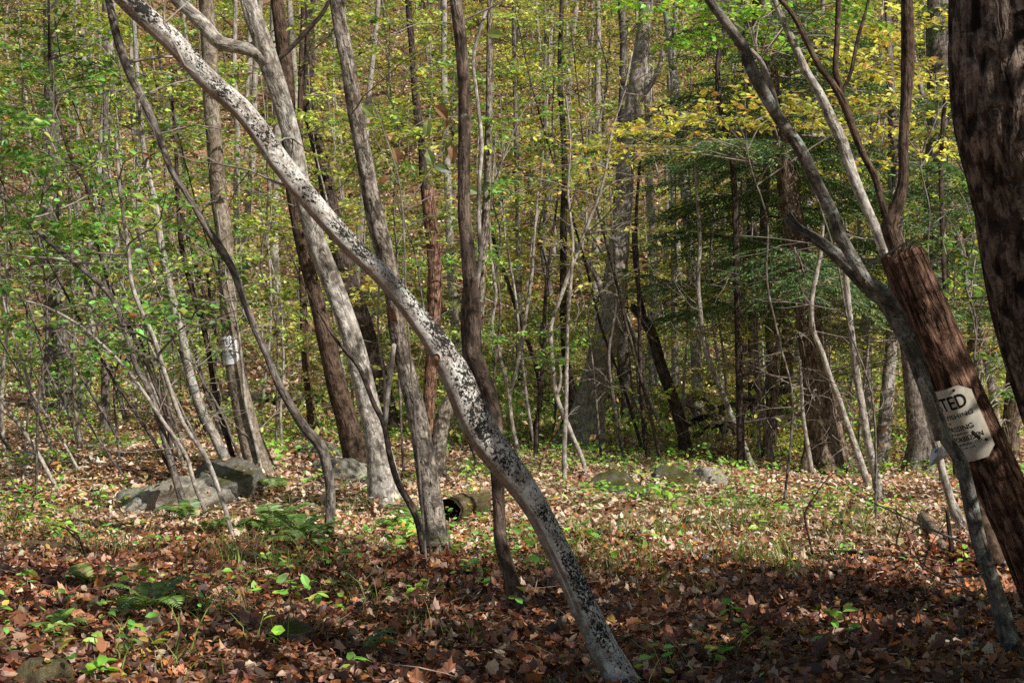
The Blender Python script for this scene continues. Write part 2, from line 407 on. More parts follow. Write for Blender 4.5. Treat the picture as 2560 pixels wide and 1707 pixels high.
def unit(k): return nrm(rng.normal(size=(k, 3)))

def branch_path(p, d, L, n=6, droop=.0, wob=.12):
    p = np.asarray(p, float); d = nrm(np.asarray(d, float)); pts = [p]; st = L / (n - 1)
    for i in range(n - 1):
        d = nrm(d + rng.normal(0, wob, 3) + np.array((0, 0, -droop))); p = p + d * st; pts.append(p)
    return np.array(pts)

def spray(g, p, d, L, r, palette, lsz, tmpl=QUAD, dens=1.5, flat=.6, leaf_mi=1, twig_mi=0, level=1, droop=.04, bare=.2):
    """a branch with side twigs in one flat layer, leaves alternating along them"""
    path = branch_path(p, d, L, 6, droop)
    tube(g, path, np.linspace(r, r * .3, 6), 4, cap=False, mi=twig_mi)
    dd = nrm(path[-1] - path[0]); side = nrm(np.cross(dd, (0, 0, 1.)) + 1e-6)
    tips = [path[2:]]
    nt = max(2, int(L * 5 * dens ** .5))
    for i in range(nt):
        t = bare + (1 - bare) * (i + .5) / nt; k = t * 5; a = int(k); q = path[a] + (path[min(a+1, 5)] - path[a]) * (k - a)
        sg = 1 if i % 2 else -1
        l2 = L * (.52 - .3 * t) * rng.uniform(.7, 1.3)
        d2 = dd * rng.uniform(.5, .9) + side * sg * rng.uniform(.6, 1.) + np.array((0, 0, rng.normal(0, .12)))
        sub = branch_path(q, d2, l2, 4, droop * 1.3)
        tube(g, sub, np.linspace(r * .45, r * .2, 4), 3, cap=False, mi=twig_mi)
        tips.append(sub)
    P = []; D = []
    for s in tips:
        ln = np.linalg.norm(np.diff(s, axis=0), axis=1).sum(); k = max(1, int(ln / lsz * 1.15 * dens))
        t = rng.uniform(.05, 1, k) * (len(s) - 1); a = np.minimum(t.astype(int), len(s) - 2); f = (t - a)[:, None]
        pos = s[a] * (1 - f) + s[a+1] * f; ax = nrm(s[a+1] - s[a])
        sd = nrm(np.cross(ax, (0, 0, 1.)) + 1e-6) * rng.choice([-1, 1], k)[:, None]
        P.append(pos + rng.normal(0, lsz * .2, (k, 3))); D.append(ax * .5 + sd + rng.normal(0, .35, (k, 3)) + np.array((0, 0, -.15)))
    P = np.concatenate(P); D = np.concatenate(D); k = len(P)
    Nn = np.array((0, 0, 1.)) + rng.normal(0, flat, (k, 3))
    cl = None if tmpl is QUAD else rng.normal(0, .2, (k, 3))
    leaves(g, P, D, Nn, lsz * rng.uniform(.65, 1.25, k), tmpl, np.minimum(pal(palette, k) * rng.uniform(.5, 1.4), .88), leaf_mi, cl)

def needle_branch(g, p, d, L, r, twig_mi=0, mi=1, dens=1., palette='hem', nl=.075):
    path = branch_path(p, d, L, 8, .05, .06)
    tube(g, path, np.linspace(r, r * .2, 8), 4, cap=False, mi=twig_mi)
    dd = nrm(path[-1] - path[0]); side = nrm(np.cross(dd, (0, 0, 1.)) + 1e-6)
    P = []; D = []
    nt = int(L / .085)
    for i in range(nt):
        t = .12 + .88 * i / nt; k = t * 7; a = min(int(k), 6); q = path[a] + (path[a+1] - path[a]) * (k - a)
        for sg in (-1, 1):
            l2 = (L * .42 * (1 - t) ** .8 + .10) * rng.uniform(.55, 1.2)
            d2 = nrm(dd * rng.uniform(.55, .9) + side * sg * .8 + np.array((0, 0, rng.normal(-.08, .12))))
            kk = max(3, int(l2 / .014 * dens)); tt = np.linspace(.05, 1, kk)
            sag = np.array((0, 0, -1.)) * (tt ** 2 * l2 * .22)[:, None]
            pos = q + d2 * (tt * l2)[:, None] + sag
            s2 = nrm(np.cross(d2, (0, 0, 1.)) + 1e-6) * np.where(np.arange(kk) % 2, 1, -1)[:, None]
            P.append(pos); D.append(d2 * .75 + s2 * .75 + rng.normal(0, .18, (kk, 3)) + np.array((0, 0, -.12)))
    P = np.concatenate(P); D = np.concatenate(D); k = len(P)
    leaves(g, P, D, np.array((0, 0, 1.)) + rng.normal(0, .3, (k, 3)), nl * rng.uniform(.6, 1.3, k) , (QUAD[0] * np.array((1, .5, 1)), QUAD[1]), pal(palette, k) * rng.uniform(.8, 1.2), mi)

# ------------------------------------------------------------------ world, sun, camera
SUN = nrm(np.array((.57, -.50, .66)))
elev = math.asin(SUN[2]); az = math.atan2(SUN[0], SUN[1])
w = bpy.data.worlds.new('World'); SC.world = w; w.use_nodes = True
bg = w.node_tree.nodes['Background']; sky = w.node_tree.nodes.new('ShaderNodeTexSky')
sky.sky_type = 'NISHITA'; sky.sun_disc = False; sky.sun_elevation = elev; sky.sun_rotation = az
wm = w.node_tree.nodes.new('ShaderNodeMix'); wm.data_type = 'RGBA'; wm.blend_type = 'MULTIPLY'; wm.inputs[0].default_value = 1.
wm.inputs[7].default_value = (1.05, 1., .90, 1)
w.node_tree.links.new(sky.outputs[0], wm.inputs[6]); w.node_tree.links.new(wm.outputs[2], bg.inputs['Color']); bg.inputs['Strength'].default_value = .075
sl = bpy.data.lights.new('sun', 'SUN'); sl.energy = 5.0; sl.angle = math.radians(.53); sl.color = (1, .955, .88)
so = bpy.data.objects.new('sun', sl); COL.objects.link(so)
so.rotation_euler = Vector([float(x) for x in SUN]).to_track_quat('Z', 'Y').to_euler(); so.location = (20, -6, 25)
cam = bpy.data.cameras.new('camera'); co = bpy.data.objects.new('camera', cam); COL.objects.link(co)
cam.sensor_width = 36; cam.lens = 36 * F / 2560; cam.clip_end = 2000
co.location = (0, 0, CZ); co.rotation_euler = (PI / 2 + PITCH, 0, 0); SC.camera = co
SC.view_settings.view_transform = 'Standard'; SC.view_settings.look = 'None'; SC.view_settings.exposure = 0
SC.cycles.max_bounces = 6; SC.cycles.diffuse_bounces = 3; SC.cycles.glossy_bounces = 2; SC.cycles.transmission_bounces = 4
SC.cycles.use_denoising = False

# ------------------------------------------------------------------ ground
def grid_ground():
    ys = np.concatenate([np.linspace(-40, 2, 22), np.arange(2.2, 16, .12), np.arange(16, 30, .35), np.arange(30, 138, 1.5)])
    xs = np.concatenate([np.linspace(-70, -9, 40), np.arange(-8.9, 9, .16), np.linspace(9, 70, 40)])
    X, Y = np.meshgrid(xs, ys); Z = terr(X, Y) + .012 * np.sin(17 * X + 3 * np.sin(5 * Y)) * np.sin(15 * Y)
    V = np.stack([X, Y, Z], -1).reshape(-1, 3); nx = len(xs)
    i = np.arange(len(ys) - 1)[:, None] * nx; j = np.arange(nx - 1)[None]
    q = np.stack([i + j, i + j + 1, i + nx + j + 1, i + nx + j], -1).reshape(-1, 4)
    o = obj('ground', mesh_np('ground', V, [q], M['ground'], smooth=True))
    tag(o, kind='structure')
grid_ground()

def wedge(k, y0, y1, margin=.5, p=1.):
    Y = y0 + (y1 - y0) * rng.uniform(0, 1, k) ** p
    return rng.uniform(-1, 1, k) * (.37 * Y + margin), Y
def fnoise(X, Y, s, seed=0):
    return np.sin(X * s + 1.7 * np.sin(Y * s * .8 + seed) + seed) * np.sin(Y * s * 1.1 + 1.3 * np.sin(X * s * .7 + seed * 2) - seed)

def litter():
    g = Geo()
    def lay(k, y0, y1, size, tm, p=.6, ztop=.05, curlsd=.5, tilt=.35, pick=None):
        X, Y = wedge(k, y0, y1, .6, p)
        Z = terr(X, Y) + rng.uniform(.005, ztop, k)
        D = np.stack([rng.normal(size=k), rng.normal(size=k), rng.normal(0, tilt, k)], 1)
        Nn = np.array((0, 0, 1.)) + rng.normal(0, tilt, (k, 3))
        f9 = np.clip((Y - 7.6 + .8 * fnoise(X, Y, 1.7, 3)) / 2.2, 0, 1)[:, None]; c = np.where(rng.uniform(size=(k, 1)) < f9, pal('litter_sunlit', k), pal('litter_shaded', k)) * (1 + .25 * fnoise(X, Y, 2.3, 1))[:, None]
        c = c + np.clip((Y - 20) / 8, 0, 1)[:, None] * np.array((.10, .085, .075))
        leaves(g, np.stack([X, Y, Z], 1), D, Nn, size * rng.uniform(.55, 1.25, k), tm, c, 0, rng.normal(0, curlsd, (k, 3)))
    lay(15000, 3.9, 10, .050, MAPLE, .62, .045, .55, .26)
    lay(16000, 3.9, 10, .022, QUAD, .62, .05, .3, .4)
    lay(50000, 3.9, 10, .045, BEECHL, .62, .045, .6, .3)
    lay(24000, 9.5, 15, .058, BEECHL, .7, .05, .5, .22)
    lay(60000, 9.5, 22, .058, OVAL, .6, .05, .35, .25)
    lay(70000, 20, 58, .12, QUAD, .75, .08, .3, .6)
    for (x, y, z, r) in ROOTS:
        if y > 19: continue
        k = int(40 + 500 * r); a = rng.uniform(0, 2 * PI, k); d = r * .85 + np.abs(rng.normal(0, .07 + r * .5, k)); X = x + d * np.cos(a); Y = y + d * np.sin(a)
        Z = terr(X, Y) + .01 + np.clip(.075 + r * .3 - (d - r) * .8, 0, .2) * rng.uniform(0, 1, k)
        cc = pal('litter_sunlit' if y > 8.5 else 'litter_shaded', k)
        leaves(g, np.stack([X, Y, Z], 1), rng.normal(size=(k, 3)) * np.array((1, 1, .3)), np.array((0, 0, 1.)) + rng.normal(0, .4, (k, 3)), .052 * rng.uniform(.6, 1.2, k), BEECHL, cc, 0, rng.normal(0, .5, (k, 3)))
    for Vw, Nw, ar in ROCKTOPS:
        if len(Vw) < 5 or Vw[0, 1] > 19: continue
        k = int(8 + 70 * ar); q = rng.integers(0, len(Vw), k)
        leaves(g, Vw[q] + np.array((0, 0, .008)), rng.normal(size=(k, 3)) * np.array((1, 1, .2)), Nw[q] + rng.normal(0, .25, (k, 3)), .055 * rng.uniform(.6, 1.2, k), BEECHL, pal('litter_sunlit', k), 0, rng.normal(0, .5, (k, 3)))
    X, Y = wedge(1500, 4.2, 16, .4, .65)
    for x, y in zip(X, Y):
        a = rng.uniform(0, PI); L = rng.uniform(.05, .3) * (1 + (rng.uniform() < .12) * 2); d = np.array((math.cos(a), math.sin(a), 0)) * L / 2; z = tz(x, y) + rng.uniform(.02, .05); c0 = np.array((x, y, z)); b = rng.normal(0, L * .06, 3)
        P = np.array([c0 - d, c0 + b, c0 + d + np.array((0, 0, rng.uniform(-.01, .03)))]); P[0, 2] = tz(*P[0, :2]) + .02; r = rng.uniform(.0015, .0045); n0 = g.n
        tube(g, P, np.array([r, r * .9, r * .4]), 4, cap=False); g.C[-1][:] = np.array([(.45, .36, .28), (.2, .14, .1), (.1, .07, .05)][rng.integers(0, 3)])
    o = obj('fallen_leaves', g.build('fallen_leaves', [M['litter']])); tag(o, 'brown and tan fallen leaves and bits of twig covering the forest floor', 'leaf litter', kind='stuff')

def grass():
    g = Geo()
    BL = (np.array([(0, .012, 0), (0, -.012, 0), (.4, .011, .05), (.4, -.011, .05), (.78, .007, -.06), (.78, -.007, -.06), (1, 0, -.2)]),
          [np.array([[0, 2, 3, 1], [2, 4, 5, 3]]), np.array([[4, 6, 5]])])
    def tuft(x, y, n, h, sp):
        X = x + rng.normal(0, sp, n); Y = y + rng.normal(0, sp, n); Z = terr(X, Y)
        D = np.stack([rng.normal(0, .55, n), rng.normal(0, .55, n), np.ones(n)], 1)
        Nn = np.stack([-D[:, 0], -D[:, 1], np.full(n, .5)], 1) + rng.normal(0, .2, (n, 3))
        cl = np.stack([rng.uniform(-.9, -.1, n), np.zeros(n), np.zeros(n)], 1)
        leaves(g, np.stack([X, Y, Z], 1), D, Nn, h * rng.uniform(.5, 1.3, n), BL, pal('grass', n), 0, cl)
    for (px, py, n, h, sp) in [(520, 1545, 70, .22, .12), (560, 1410, 60, .2, .12), (640, 1420, 70, .22, .14), (750, 1430, 70, .2, .14), (880, 1280, 60, .2, .15),
                               (740, 1265, 60, .2, .2), (590, 1375, 60, .2, .12), (900, 1360, 40, .16, .1), (1290, 1345, 60, .2, .15), (1500, 1410, 120, .24, .22), (1560, 1450, 80, .2, .2),
                               (1450, 1330, 50, .2, .15), (1880, 1320, 120, .28, .16), (1900, 1420, 120, .28, .18), (1990, 1450, 60, .22, .14), (1740, 1345, 60, .25, .12),
                               (1600, 1340, 60, .22, .15), (2130, 1330, 70, .25, .2), (2160, 1355, 60, .22, .2), (2240, 1340, 40, .2, .15), (1750, 1270, 50, .2, .2), (1680, 1300, 50, .2, .2),
                               (1610, 1690, 30, .16, .15), (1780, 1640, 30, .16, .15), (880, 1500, 60, .18, .14), (990, 1520, 40, .16, .12), (1080, 1590, 50, .16, .15), (250, 1390, 60, .25, .15),
                               (60, 1340, 60, .2, .2), (140, 1290, 60, .2, .2), (300, 1250, 40, .2, .2), (1200, 1245, 40, .2, .15), (1190, 1280, 40, .2, .1), (430, 1665, 50, .18, .15), (1700, 1500, 40, .18, .15)]:
        p = hit(px, py); tuft(p[0], p[1], int(n * 1.3), h * .9, sp)
    X, Y = wedge(1500, 4.5, 20, .4, .65)
    m = fnoise(X, Y, .9, 2.2) + rng.normal(0, .35, 1500) - .25 * (X > .8)
    for x, y in zip(X[m > .35], Y[m > .35]): tuft(x, y, rng.integers(6, 22), rng.uniform(.06, .15), .07)
    X, Y = wedge(900, 18, 34, .4, .8); m = fnoise(X, Y, .35, 3.4) - .8 * (X < -3.2)
    for x, y in zip(X[m > .1], Y[m > .1]): tuft(x, y, 22, rng.uniform(.2, .4), .3)
    o = obj('grass', g.build('grass', [M['herb']])); tag(o, 'short green and straw coloured grass on the forest floor', 'grass', kind='stuff')
grass()

def ground_cover():
    g = Geo()
    X, Y = wedge(7500, 4.3, 20, .4, .62)
    m = .15 + fnoise(X, Y, 1.1, 5.1) + .6 * fnoise(X, Y, 3, .4) + rng.normal(0, .35, len(X)) - .12 * np.clip(X - .3, 0, 1.5) * (Y < 8.5)
    X, Y = X[m > .42], Y[m > .42]
    for x, y in zip(X, Y):
        k = rng.integers(3, 8); h = rng.uniform(.02, .13); a = rng.uniform(0, 2 * PI, k)
        P = np.stack([x + .02 * np.cos(a), y + .02 * np.sin(a), np.full(k, tz(x, y) + h + .02)], 1) + rng.normal(0, .02, (k, 3))
        D = np.stack([np.cos(a), np.sin(a), rng.normal(.0, .3, k)], 1)
        leaves(g, P, D, np.array((0, 0, 1.)) + rng.normal(0, .3, (k, 3)), rng.uniform(.03, .065) * rng.uniform(.7, 1.2, k), OVAL, pal('green' if rng.uniform() < .8 else 'bright', k), 0, rng.normal(0, .2, (k, 3)))
    n = 26000; X, Y = wedge(n, 15, 52, .5, .75); m = fnoise(X, Y, .4, 7.7) + .5 * fnoise(X, Y, 1.1, 1.2) + rng.normal(0, .3, n) - .6 * ((X < -3) & (Y < 30))
    X, Y = X[m > .05], Y[m > .05]; k = len(X)
    leaves(g, np.stack([X, Y, terr(X, Y) + np.abs(rng.normal(0, .35, k))], 1), unit(k), np.array((0, 0, 1.)) + rng.normal(0, .6, (k, 3)), rng.uniform(.06, .13, k), QUAD, pal('olive', k) * 1.1, 0)
    n = 30000; X, Y = wedge(n, 18.5, 31, .5, .8); m = fnoise(X, Y, .5, 2.7) + rng.normal(0, .5, n) + .25 * (X > -2) - .8 * (X < -3.2); X, Y = X[m > .0], Y[m > .0]; k = len(X)
    hh = .35 + .3 * fnoise(X, Y, .8, 4.1)
    leaves(g, np.stack([X, Y, terr(X, Y) + rng.uniform(0, 1, k) * np.clip(hh, .12, 1) * 1.2], 1), unit(k), np.array((0, 0, 1.)) + rng.normal(0, .7, (k, 3)), rng.uniform(.05, .10, k), QUAD, np.where(rng.uniform(size=(k, 1)) < .6, pal('green', k), pal('yg', k)), 0)
    o = obj('low_ground_cover', g.build('low_ground_cover', [M['herb']])); tag(o, 'low green leafy ground cover and seedlings among the fallen leaves', 'ground cover', kind='stuff')
ground_cover()

# ------------------------------------------------------------------ hand placed trees
def px_path(pts, Y, lean=0.):
    """pixel polyline (x, y, width) -> centre line and radii, all near distance Y (lean = change of distance per metre of height)"""
    z0 = at(pts[0][0], pts[0][1], Y)[2]; out = []
    for x, y, wd in pts:
        p = at(x, y, Y); y2 = Y + lean * (p[2] - z0); p = at(x, y, y2); out.append((*p, wd * .5 * y2 / F))
    return np.array(out)

ROOTS = []
def tree(name, label, mat, pts, limbs=(), ext=0., Y=None, lean=0., segs=14, rough=.10, ridge=0., ridge_n=9, jag=0., flare=.5, cat='tree', group=None,
         crown=None, bury=.12, flute=0., dens=18, twigs=0, twigcol='twig'):
    b = hit(pts[0][0], pts[0][1]) if Y is None else None
    Y0 = b[1] if b is not None else Y
    base = at(pts[0][0], pts[0][1], Y0); gz = tz(base[0], base[1])
    Q = px_path(pts, Y0, lean)
    d0 = Q[0, :3] - Q[1, :3]
    if Q[0, 2] > gz + .02:                       # the foot is hidden or out of frame: run the trunk on down to the ground
        st = nrm(d0); st[2] = min(st[2], -.35); kk = (Q[0, 2] - gz) / -st[2]
        q = Q[0, :3] + st * kk; q[2] = tz(q[0], q[1])
        Q = np.concatenate([[[*q, Q[0, 3] * 1.08]], Q])
    root = Q[0, :3].copy(); root[2] = tz(root[0], root[1])
    st = nrm(Q[0, :3] - Q[1, :3]); st[2] = min(st[2], -.4)
    Q = np.concatenate([[[*(Q[0, :3] + st * bury / -st[2]), Q[0, 3] * 1.03]], Q])
    vis = Q.copy()
    if ext > 0:
        p = Q[-1, :3].copy(); d = nrm(Q[-1, :3] - Q[-2, :3]); r = Q[-1, 3]; n = max(3, int(ext / .8)); E = []
        for i in range(n):
            d = nrm(d + np.array((0, 0, .10)) + rng.normal(0, .05, 3)); p = p + d * ext / n
            E.append((*p, r * (1 - .75 * (i + 1) / n)))
        Q = np.concatenate([Q, E])
    L = np.linalg.norm(np.diff(Q[:, :3], axis=0), axis=1).sum()
    S = spline(Q, max(10, int(L * dens)))
    S[:, 3] = np.maximum(S[:, 3], .0025)
    t = thing(name, label, cat, root, group)
    off = root
    g = Geo(); tube(g, S[:, :3] - off, S[:, 3], segs, rough, 3., 2.2, ridge, ridge_n, jag=jag, flare=flare, flute=flute)
    obj('trunk', g.build('trunk', [M[mat]], True), t)
    for lm in limbs:
        o2 = {}
        if isinstance(lm, dict): o2 = lm; lm = o2['pts']
        lp = px_path(lm, Y0 + o2.get('dy', 0), o2.get('lean', rng.uniform(-.12, .12)))
        e2 = o2.get('ext', 0)
        if e2:
            p = lp[-1, :3].copy(); d = nrm(lp[-1, :3] - lp[-2, :3]); r = lp[-1, 3]; E = []
            for i in range(4):
                d = nrm(d + np.array((0, 0, .12)) + rng.normal(0, .08, 3)); p = p + d * e2 / 4; E.append((*p, r * (1 - .22 * (i + 1))))
            lp = np.concatenate([lp, E])
        l2 = np.linalg.norm(np.diff(lp[:, :3], axis=0), axis=1).sum(); ls = spline(lp, max(8, int(l2 * dens)))
        ls[:, 3] = np.maximum(ls[:, 3], .002)
        g = Geo(); tube(g, ls[:, :3] - off, ls[:, 3], max(6, segs - 2), rough, 3, 2.2, ridge * .7, ridge_n, jag=o2.get('jag', 0))
        lo = obj('limb', g.build('limb', [M[o2.get('mat', mat)]], True), t)
        if o2.get('label'): lo['label'] = o2['label']
    if crown or twigs:
        g = Geo(); cr = crown or {}
        nb = cr.get('n', 0); lo_, hi_ = cr.get('z', (.3, 1.))
        for i in range(nb + twigs):
            dead = i >= nb
            if dead and not nb: g = Geo()
            tt = rng.uniform(*((.2, .85) if dead else (lo_, hi_))); k = int(tt * (len(S) - 1)); p = S[k, :3] - off
            a = rng.uniform(0, 2 * PI); d = np.array((math.cos(a), math.sin(a), rng.uniform(.1, .7)))
            bl = rng.uniform(*cr.get('len', (.6, 1.3)))
            if dead:
                bl = rng.uniform(.25, .9); pa = branch_path(p, d, bl, 6, rng.normal(0, .05), .2); tube(g, pa, np.linspace(.005, .0015, 6), 4, cap=False)
                for q in range(2):
                    pb = branch_path(pa[2 + q], nrm(pa[4] - pa[1]) + rng.normal(0, .5, 3), bl * .4, 4, 0, .2); tube(g, pb, np.linspace(.003, .001, 4), 3, cap=False)
                if not nb: obj('twig', g.build('twig', [M[twigcol]]), t)
            else:
                spray(g, p, d, bl, min(.012, S[k, 3] * .6), cr.get('pal', 'yg'), cr.get('ls', .06), cr.get('tm', QUAD), cr.get('dens', 1.), droop=cr.get('droop', .05), bare=cr.get('bare', .2))
        if nb: obj('crown', g.build('crown', [M[twigcol], M['leaf']]), t)
    ROOTS.append((root[0], root[1], root[2], float(Q[1, 3])))
    return t, S, root

# A. the leaning tree across the picture
A_pts = [(1606, 1790, 80), (1560, 1707, 77), (1504, 1611, 70), (1415, 1415, 63), (1349, 1284, 64), (1300, 1210, 72), (1256, 1154, 80), (1197, 1067, 82), (1146, 947, 76), (1100, 870, 64), (1044, 795, 54), (961, 697, 50),
         (873, 610, 52), (786, 512, 54), (699, 403, 56), (612, 283, 55), (514, 196, 54), (437, 109, 52), (329, 11, 51), (262, -60, 49)]
tA, SA, rA = tree('leaning_tree', 'pale tree with black specks leaning right across the whole picture', 'speckled', A_pts, ext=3.2, Y=4.75, segs=40, rough=.16, dens=75, flare=.12, bury=.3,
     crown=dict(n=8, z=(.72, 1.), pal='yg', len=(.5, 1.)), twigs=9)
# its pruned branch scar with an orange heart, and the stub in the middle
def collar(parent, px, py, Y, R, name, mat, core):
    p = at(px, py, Y) - np.array(parent.location); g = Geo()
    n = nrm(np.array((.0, -1., .25))); C = np.array([p + n * (-.05 + .055 * i / 5) for i in range(6)])
    tube(g, C, np.array([R * 1.5, R * 1.45, R * 1.3, R * 1.15, R, R * .8]), 18, .15, cap=False)
    o = obj(name, g.build(name, [M[mat]], True), parent)
    g = Geo(); C2 = np.array([p + n * (-.03), p + n * (-.002)]); tube(g, C2, np.array([R * .85, R * .8]), 14, .1)
    obj('heartwood', g.build('heartwood', [M[core]], True), o)
collar(tA, 1092, 893, 4.69, .014, 'branch_scar', 'speckled', 'cut')
g = Geo(); p0 = at(985, 785, 4.8) - np.array(tA.location)
for a, b, r in (((985, 800), (972, 768), .010), ((978, 782), (990, 806), .008), ((975, 775), (966, 765), .007)):
    tube(g, np.array([at(*a, 4.70), (at(*a, 4.69) + at(*b, 4.69)) / 2 + np.array((.004, 0, 0)), at(*b, 4.68)]) - np.array(tA.location), np.array([r, r * .9, r * .5]), 8, .3, jag=.01)
o = obj('broken_stub', g.build('broken_stub', [M['cut']], True), tA); o['label'] = 'orange brown broken branch stub under the leaning trunk'

# B. the tree with the far notice
tB, SB, rB = tree('forest_tree', 'straight tan trunk carrying the far white notice, left of the leaning tree', 'signtree',
     [(655, 1192, 64), (632, 1120, 56), (609, 1027, 53), (590, 940, 46), (580, 890, 43), (570, 760, 43), (560, 590, 42), (548, 500, 41), (540, 402, 40), (528, 256, 40), (523, 110, 40), (515, 0, 37)],
     ext=6, segs=20, rough=.07, crown=dict(n=34, z=(.52, 1.), pal='yg', len=(.9, 1.9), ls=.08), flare=.3)
# D. the fluted white tree with its two arms
tree('forest_tree', 'fluted whitish trunk that forks near the top beside the leaning tree', 'beech',
     [(966, 1264, 74), (940, 1100, 60), (912, 980, 52), (880, 850, 50), (835, 720, 50), (792, 610, 50), (757, 480, 45), (735, 366, 43), (700, 230, 46), (672, 150, 48), (655, 95, 44), (636, 45, 43), (620, -10, 40)],
     limbs=[dict(pts=[(672, 160, 42), (640, 130, 38), (603, 120, 34), (548, 106, 36), (512, 66, 34), (475, 29, 30), (439, 0, 28), (395, -60, 26)], ext=1.5, label='pale limb bending up to the left'),
            dict(pts=[(676, 158, 14), (695, 148, 13), (724, 124, 12), (768, 77, 11), (804, 37, 10), (830, -10, 9)], mat='darkwood', ext=.6, label='thin dark branch arching right')],
     ext=5, segs=26, rough=.14, flute=.08, flare=.35, crown=dict(n=34, z=(.6, 1.), pal='yg', len=(.9, 1.9), ls=.08), twigs=6)
tree('forest_tree', 'brown trunk just left of and behind the fluted white trunk', 'brown',
     [(907, 1190, 58), (870, 1060, 54), (835, 936, 48), (797, 771, 38), (757, 618, 34), (735, 500, 34), (722, 350, 36), (716, 201, 38), (700, 60, 34), (690, -20, 30)], ext=5, segs=18, ridge=.06, crown=dict(n=12, z=(.6, 1.)))
tree('forest_tree', 'dark purplish trunk right of the fluted white trunk, pale higher up', 'dark',
     [(968, 1085, 62), (950, 980, 55), (925, 880, 53), (894, 771, 50), (857, 654, 45), (835, 560, 42), (812, 440, 36), (790, 350, 32), (767, 256, 31), (772, 183, 28), (773, 0, 26)], ext=6, segs=18, ridge=.05, crown=dict(n=18, z=(.55, 1.), len=(.8, 1.6)))
# G
tree('forest_tree', 'mottled tan trunk passing behind the leaning tree left of centre', 'tan',
     [(1102, 1402, 66), (1075, 1240, 56), (1044, 1045, 49), (1018, 936, 45), (996, 844, 44), (978, 690, 46), (945, 570, 45), (918, 435, 42), (893, 310, 40), (872, 170, 37), (850, 60, 35), (838, -20, 33)],
     ext=5, segs=26, rough=.15, ridge=.03, ridge_n=10, flare=.3, crown=dict(n=28, z=(.62, 1.), pal='yg', len=(.9, 1.7), ls=.08), twigs=8)
tree('slim_tree', 'thin dark stem hugging the left side of the mottled tan trunk', 'dark',
     [(1062, 1402, 20), (1055, 1356, 18), (1044, 1300, 18), (1025, 1258, 18), (996, 1210, 16), (974, 1137, 15), (960, 1060, 14), (935, 1010, 12), (897, 917, 11), (850, 862, 9), (820, 820, 6)],
     limbs=[dict(pts=[(962, 1065, 14), (968, 1000, 13), (978, 917, 13), (985, 860, 12)], mat='pale', label='pale upright side stem')], segs=10, flare=.2, ext=.6)
# H
tree('broken_snag', 'red-brown rotten snag with a broken top behind the centre trunk', 'rot',
     [(1068, 1130, 30), (1072, 1000, 30), (1080, 900, 33), (1084, 790, 35), (1087, 680, 36), (1080, 590, 34), (1072, 520, 32), (1070, 478, 31)], segs=20, ridge=.10, jag=.12, cat='dead tree', flare=.1,
     limbs=[dict(pts=[(1070, 560, 20), (1058, 430, 20), (1055, 370, 18), (1042, 270, 20), (1032, 150, 16), (1025, 60, 16), (1020, -10, 15)], mat='dark', ext=2)])
# I centre
tree('forest_tree', 'dark straight trunk crossing behind the leaning tree at the centre', 'browngrey',
     [(1306, 1535, 46), (1290, 1503, 40), (1274, 1430, 36), (1252, 1356, 33), (1247, 1265, 32), (1243, 1192, 35), (1240, 1100, 40), (1227, 1009, 42), (1201, 936, 45), (1182, 890, 50), (1181, 850, 45), (1183, 789, 42), (1176, 698, 38), (1168, 607, 34), (1161, 548, 33), (1159, 439, 32), (1161, 329, 32), (1161, 219, 31), (1153, 110, 31), (1139, 0, 30)],
     limbs=[dict(pts=[(1180, 770, 12), (1188, 735, 12), (1201, 643, 11), (1197, 548, 11), (1199, 439, 10), (1205, 366, 10), (1194, 256, 9), (1183, 146, 9), (1201, 73, 9), (1217, 20, 8)], mat='pale', label='slender pale side stem'),
            dict(pts=[(1172, 905, 26), (1165, 860, 22), (1160, 800, 18), (1164, 730, 15), (1172, 660, 12)], label='short stem pressed to the trunk')],
     ext=4, segs=22, rough=.10, ridge=.03, flare=.3, crown=dict(n=26, z=(.68, 1.), pal='yg', len=(.8, 1.6), ls=.08), twigs=4)
tree('forest_tree', 'short stout pale trunk behind the middle of the leaning tree', 'tan',
     [(1086, 1206, 44), (1092, 1150, 40), (1108, 1045, 40), (1140, 985, 38), (1178, 900, 32), (1196, 800, 26), (1206, 650, 22), (1216, 512, 20), (1222, 300, 18), (1224, 120, 16), (1226, -10, 15)], ext=3, segs=16, rough=.14, mat2=None) if False else \
tree('forest_tree', 'short stout pale trunk behind the middle of the leaning tree', 'tan',
     [(1086, 1206, 44), (1092, 1150, 40), (1108, 1045, 40), (1140, 985, 38), (1178, 900, 32), (1196, 800, 26), (1206, 650, 22), (1216, 512, 20), (1222, 300, 18), (1224, 120, 16), (1226, -10, 15)], ext=3, segs=16, rough=.14)
# K, L, M
tree('forest_tree', 'thick grey trunk leaning right, in shade right of centre', 'midgrey',
     [(1458, 1112, 92), (1464, 1070, 70), (1479, 990, 63), (1501, 899, 64), (1526, 789, 61), (1541, 680, 56), (1548, 588, 52), (1556, 520, 50), (1563, 439, 45), (1572, 329, 43), (1583, 256, 40), (1600, 146, 38), (1612, 60, 34), (1622, -20, 32)],
     limbs=[[(1510, 750, 18), (1495, 700, 15), (1470, 660, 13), (1440, 620, 10), (1420, 560, 8)], [(1578, 290, 20), (1600, 250, 16), (1640, 190, 12), (1660, 120, 10)]],
     ext=7, segs=22, ridge=.05, ridge_n=14, crown=dict(n=26, z=(.45, 1.), pal='gold', len=(.9, 1.9)))
tree('forest_tree', 'grey trunk standing close behind the thick leaning grey trunk', 'grey',
     [(1577, 1062, 40), (1570, 990, 35), (1559, 899, 33), (1556, 800, 32), (1552, 640, 30), (1554, 400, 26), (1559, 120, 20), (1552, -10, 18)], ext=6, segs=14, crown=dict(n=16, z=(.4, 1.), pal='gold', len=(.8, 1.6)))
